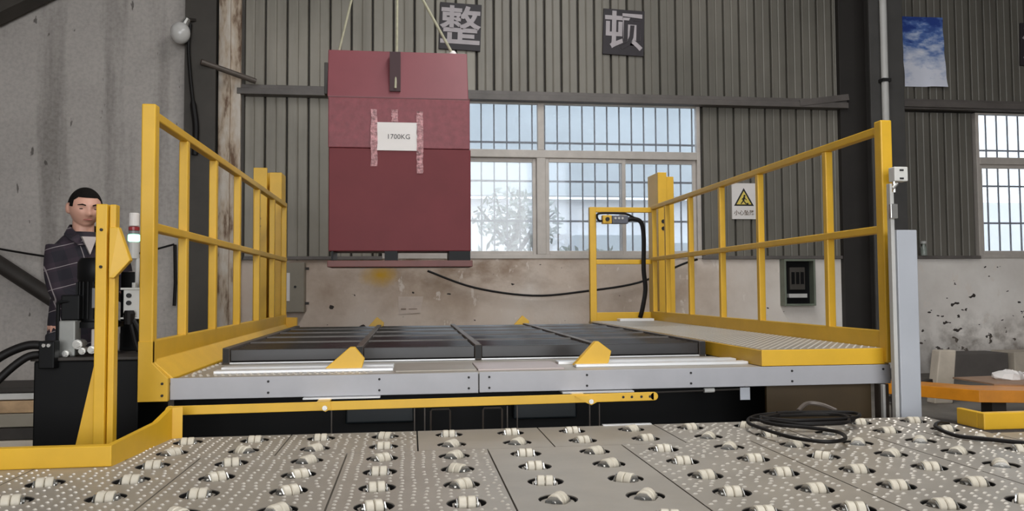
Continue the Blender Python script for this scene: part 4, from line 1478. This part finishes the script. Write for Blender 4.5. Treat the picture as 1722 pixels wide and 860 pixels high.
MB().prism(tri((wx, wz + 0.015), 0.150, yk), (0, 0.001, 0), 0).build('triangle_border', HOLE, ws)
MB().prism(tri((wx, wz + 0.015), 0.112, yk - 0.001), (0, 0.001, 0), 0).build('triangle_field', mat('sign_yellow', (218, 196, 92), 0.6), ws)
fig = MB()
fy = yk - 0.0015
fig.cyl((wx + 0.008, fy, wz + 0.068), (wx + 0.008, fy - .001, wz + 0.068), 0.013, 10)
for a, b, w in (((wx + .006, wz + .055), (wx - .008, wz + .005), .024), ((wx - .008, wz + .005), (wx - .04, wz - .035), .014), ((wx - .004, wz + .005), (wx + .028, wz - .035), .014), ((wx + .006, wz + .045), (wx + .034, wz + .012), .010), ((wx, wz + .045), (wx - .028, wz + .02), .010)):
    fig.bar((a[0], fy, a[1]), (b[0], fy, b[1]), 0.001, w, (1, 0, 0.01))
fig.ball((wx + .045, fy, wz - .033), .016, .001, .012, 8, 6)
fig.build('figure', HOLE, ws)
text_obj('sign_text', '小心坠落', 0.066, (wx, yk - 0.0005, wz - 0.145), mat('sign_ink', (96, 78, 58), 0.7, 0, 0), ws, 0.0005, 0.001)

# electrical boxes
eb = empty('electrical_box', (-1.3, 9.4, 0.85), 'grey-beige electrical box on the plaster wall by the left mast', 'electrical box')
MB().box(-1.60, -1.20, 9.32, WY, 0.86, 1.43).build('case', BOXGREY, eb, 0.008)
MB().box(-1.42, -1.36, 9.312, 9.32, 0.99, 1.31).build('sticker', PAPER, eb)
MB().cyl((-1.30, 9.31, 1.15), (-1.30, 9.32, 1.15), 0.015, 10).build('lock', HOLE, eb)
for z in (0.96, 1.36):
    MB().box(-1.20, -1.16, 9.40, 9.44, z - 0.015, z + 0.015).build('mounting_lug', DARKST, eb)
ec = empty('switch_cabinet', (4.8, 9.4, 0.87), 'open grey-green switch cabinet on the plaster wall left of the dark column', 'switch cabinet')
MB().box(4.60, 4.625, 9.37, WY, 0.88, 1.46).box(4.985, 5.01, 9.37, WY, 0.88, 1.46).box(4.625, 4.985, 9.37, WY, 0.88, 0.905).box(4.625, 4.985, 9.37, WY, 1.435, 1.46).build('case', GREENST, ec, 0.003)
MB().box(4.625, 4.985, 9.485, 9.497, 0.905, 1.435).build('back_plate', BLACK, ec)
MB().box(4.70, 4.90, 9.43, 9.485, 1.08, 1.36).build('contactor_block', COLUMN, ec, 0.005)
MB().box(4.68, 4.92, 9.42, 9.485, 0.98, 1.03).build('terminal_strip', PIPE, ec, 0.003)
for x in (4.74, 4.80, 4.86):
    MB().box(x - 0.02, x + 0.02, 9.42, 9.43, 1.15, 1.30).build('breaker', BLACK, ec)

nt = empty('paper_notice', (-0.05, WY - 0.01, 0.85), 'faded white paper notice stuck on the plaster wall', 'notice')
MB().prism([(-0.135, WY - 0.008, 0.82), (0.12, WY - 0.012, 0.835), (0.15, WY - 0.006, 1.03), (-0.14, WY - 0.006, 1.03)], (0, 0.003, 0), 0).build('sheet', mat('faded_paper', (196, 180, 168), 0.8, 0, 0.08, 12), nt)
MB().box(-0.11, -0.05, WY - 0.013, WY - 0.0115, 0.875, 0.89).box(-0.02, 0.08, WY - 0.014, WY - 0.012, 0.88, 0.887).build('faint_lines', mat('faded_ink', (138, 120, 108), 0.8, 0, 0), nt)

# bottle on the ledge
gb = empty('glass_bottle', (6.53, 9.46, SILL + 0.03), 'small glass bottle standing on the wall ledge', 'bottle')
MB().lathe((6.53, 9.455, SILL + 0.03), [(0.035, 0), (0.038, 0.01), (0.038, 0.1), (0.02, 0.13), (0.02, 0.155)], 14).build('bottle_body', mat('dusty_glass', (140, 146, 138), 0.2, 0, 0.1, 20), gb, 0, True)
MB().cyl((6.53, 9.455, SILL + 0.185), (6.53, 9.455, SILL + 0.215), 0.036, 12).build('bottle_cap', PIPE, gb)

# lamp by the left column, its cable, pole bracket
wl = empty('wall_lamp', (-2.42, 9.0, 3.93), 'white glass globe lamp on the dark left column', 'lamp')
MB().ball((-2.49, 8.98, 3.93), 0.105, 0.10, 0.12, 16, 12).build('globe', GLASSW, wl, 0, True)
MB().cyl((-2.46, 9.0, 4.02), (-2.42, 9.0, 4.10), 0.05, 12, 0.035).build('lamp_holder', CHROME, wl, 0.003)
MB().bar((-2.42, 9.0, 4.09), (-2.36, 9.08, 4.11), 0.03, 0.03).build('lamp_arm', DARKST, wl)
tag(MB().tube(smooth_path([(-2.40, 9.03, 4.05), (-2.42, 9.04, 3.8), (-2.40, 9.04, 3.5), (-2.36, 9.03, 3.15), (-2.33, 9.03, 2.9), (-2.34, 9.03, 2.6)]), [0.02] * 18 + [0.035] * 13, 8).build('lamp_cable', RUBBER, None, 0, True), 'thick black cable hanging down the dark left column below the lamp', 'cable')
tag(MB().tube([(-2.28, 9.02, 3.63), (-1.75, 9.30, 3.50)], 0.032, 12).build('steel_pole', CHANNEL, None, 0, True), 'short grey steel pole crossing the left column and peeling pier', 'pole')
tag(MB().tube(smooth_path([(0.20, 9.40, 1.33), (0.75, 9.40, 1.13), (1.45, 9.40, 1.03), (2.1, 9.40, 1.08), (2.75, 9.40, 1.18), (3.3, 9.40, 1.40), (3.5, 9.42, 1.46)]), 0.013, 8).build('wall_cable', RUBBER, None, 0, True), 'black cable sagging across the plaster wall below the window', 'cable')
tag(MB().tube(smooth_path([(-4.75, 8.93, 1.67), (-4.3, 8.93, 1.57), (-3.6, 8.93, 1.455), (-3.2, 8.93, 1.455), (-2.85, 8.93, 1.52), (-2.55, 9.06, 1.62)]), 0.011, 8).build('wall_wire', RUBBER, None, 0, True), 'thin black wire strung across the concrete wall behind the man', 'wire')
tag(MB().tube([(-2.56, 9.12, 1.62), (-2.55, 9.12, 1.2), (-2.56, 9.12, 0.95)], 0.018, 8).build('drop_cable', RUBBER, None, 0, True), 'dark cable dropping along the corner of the concrete wall', 'cable')
tag(MB().tube([(-5.2, 9.05, 2.02), (-3.9, 9.05, 1.12), (-2.42, 9.05, 0.09)], 0.085, 12).build('slanting_pipe', DARKST, None, 0, True), 'thick dark pipe slanting down the concrete wall behind the man', 'pipe')
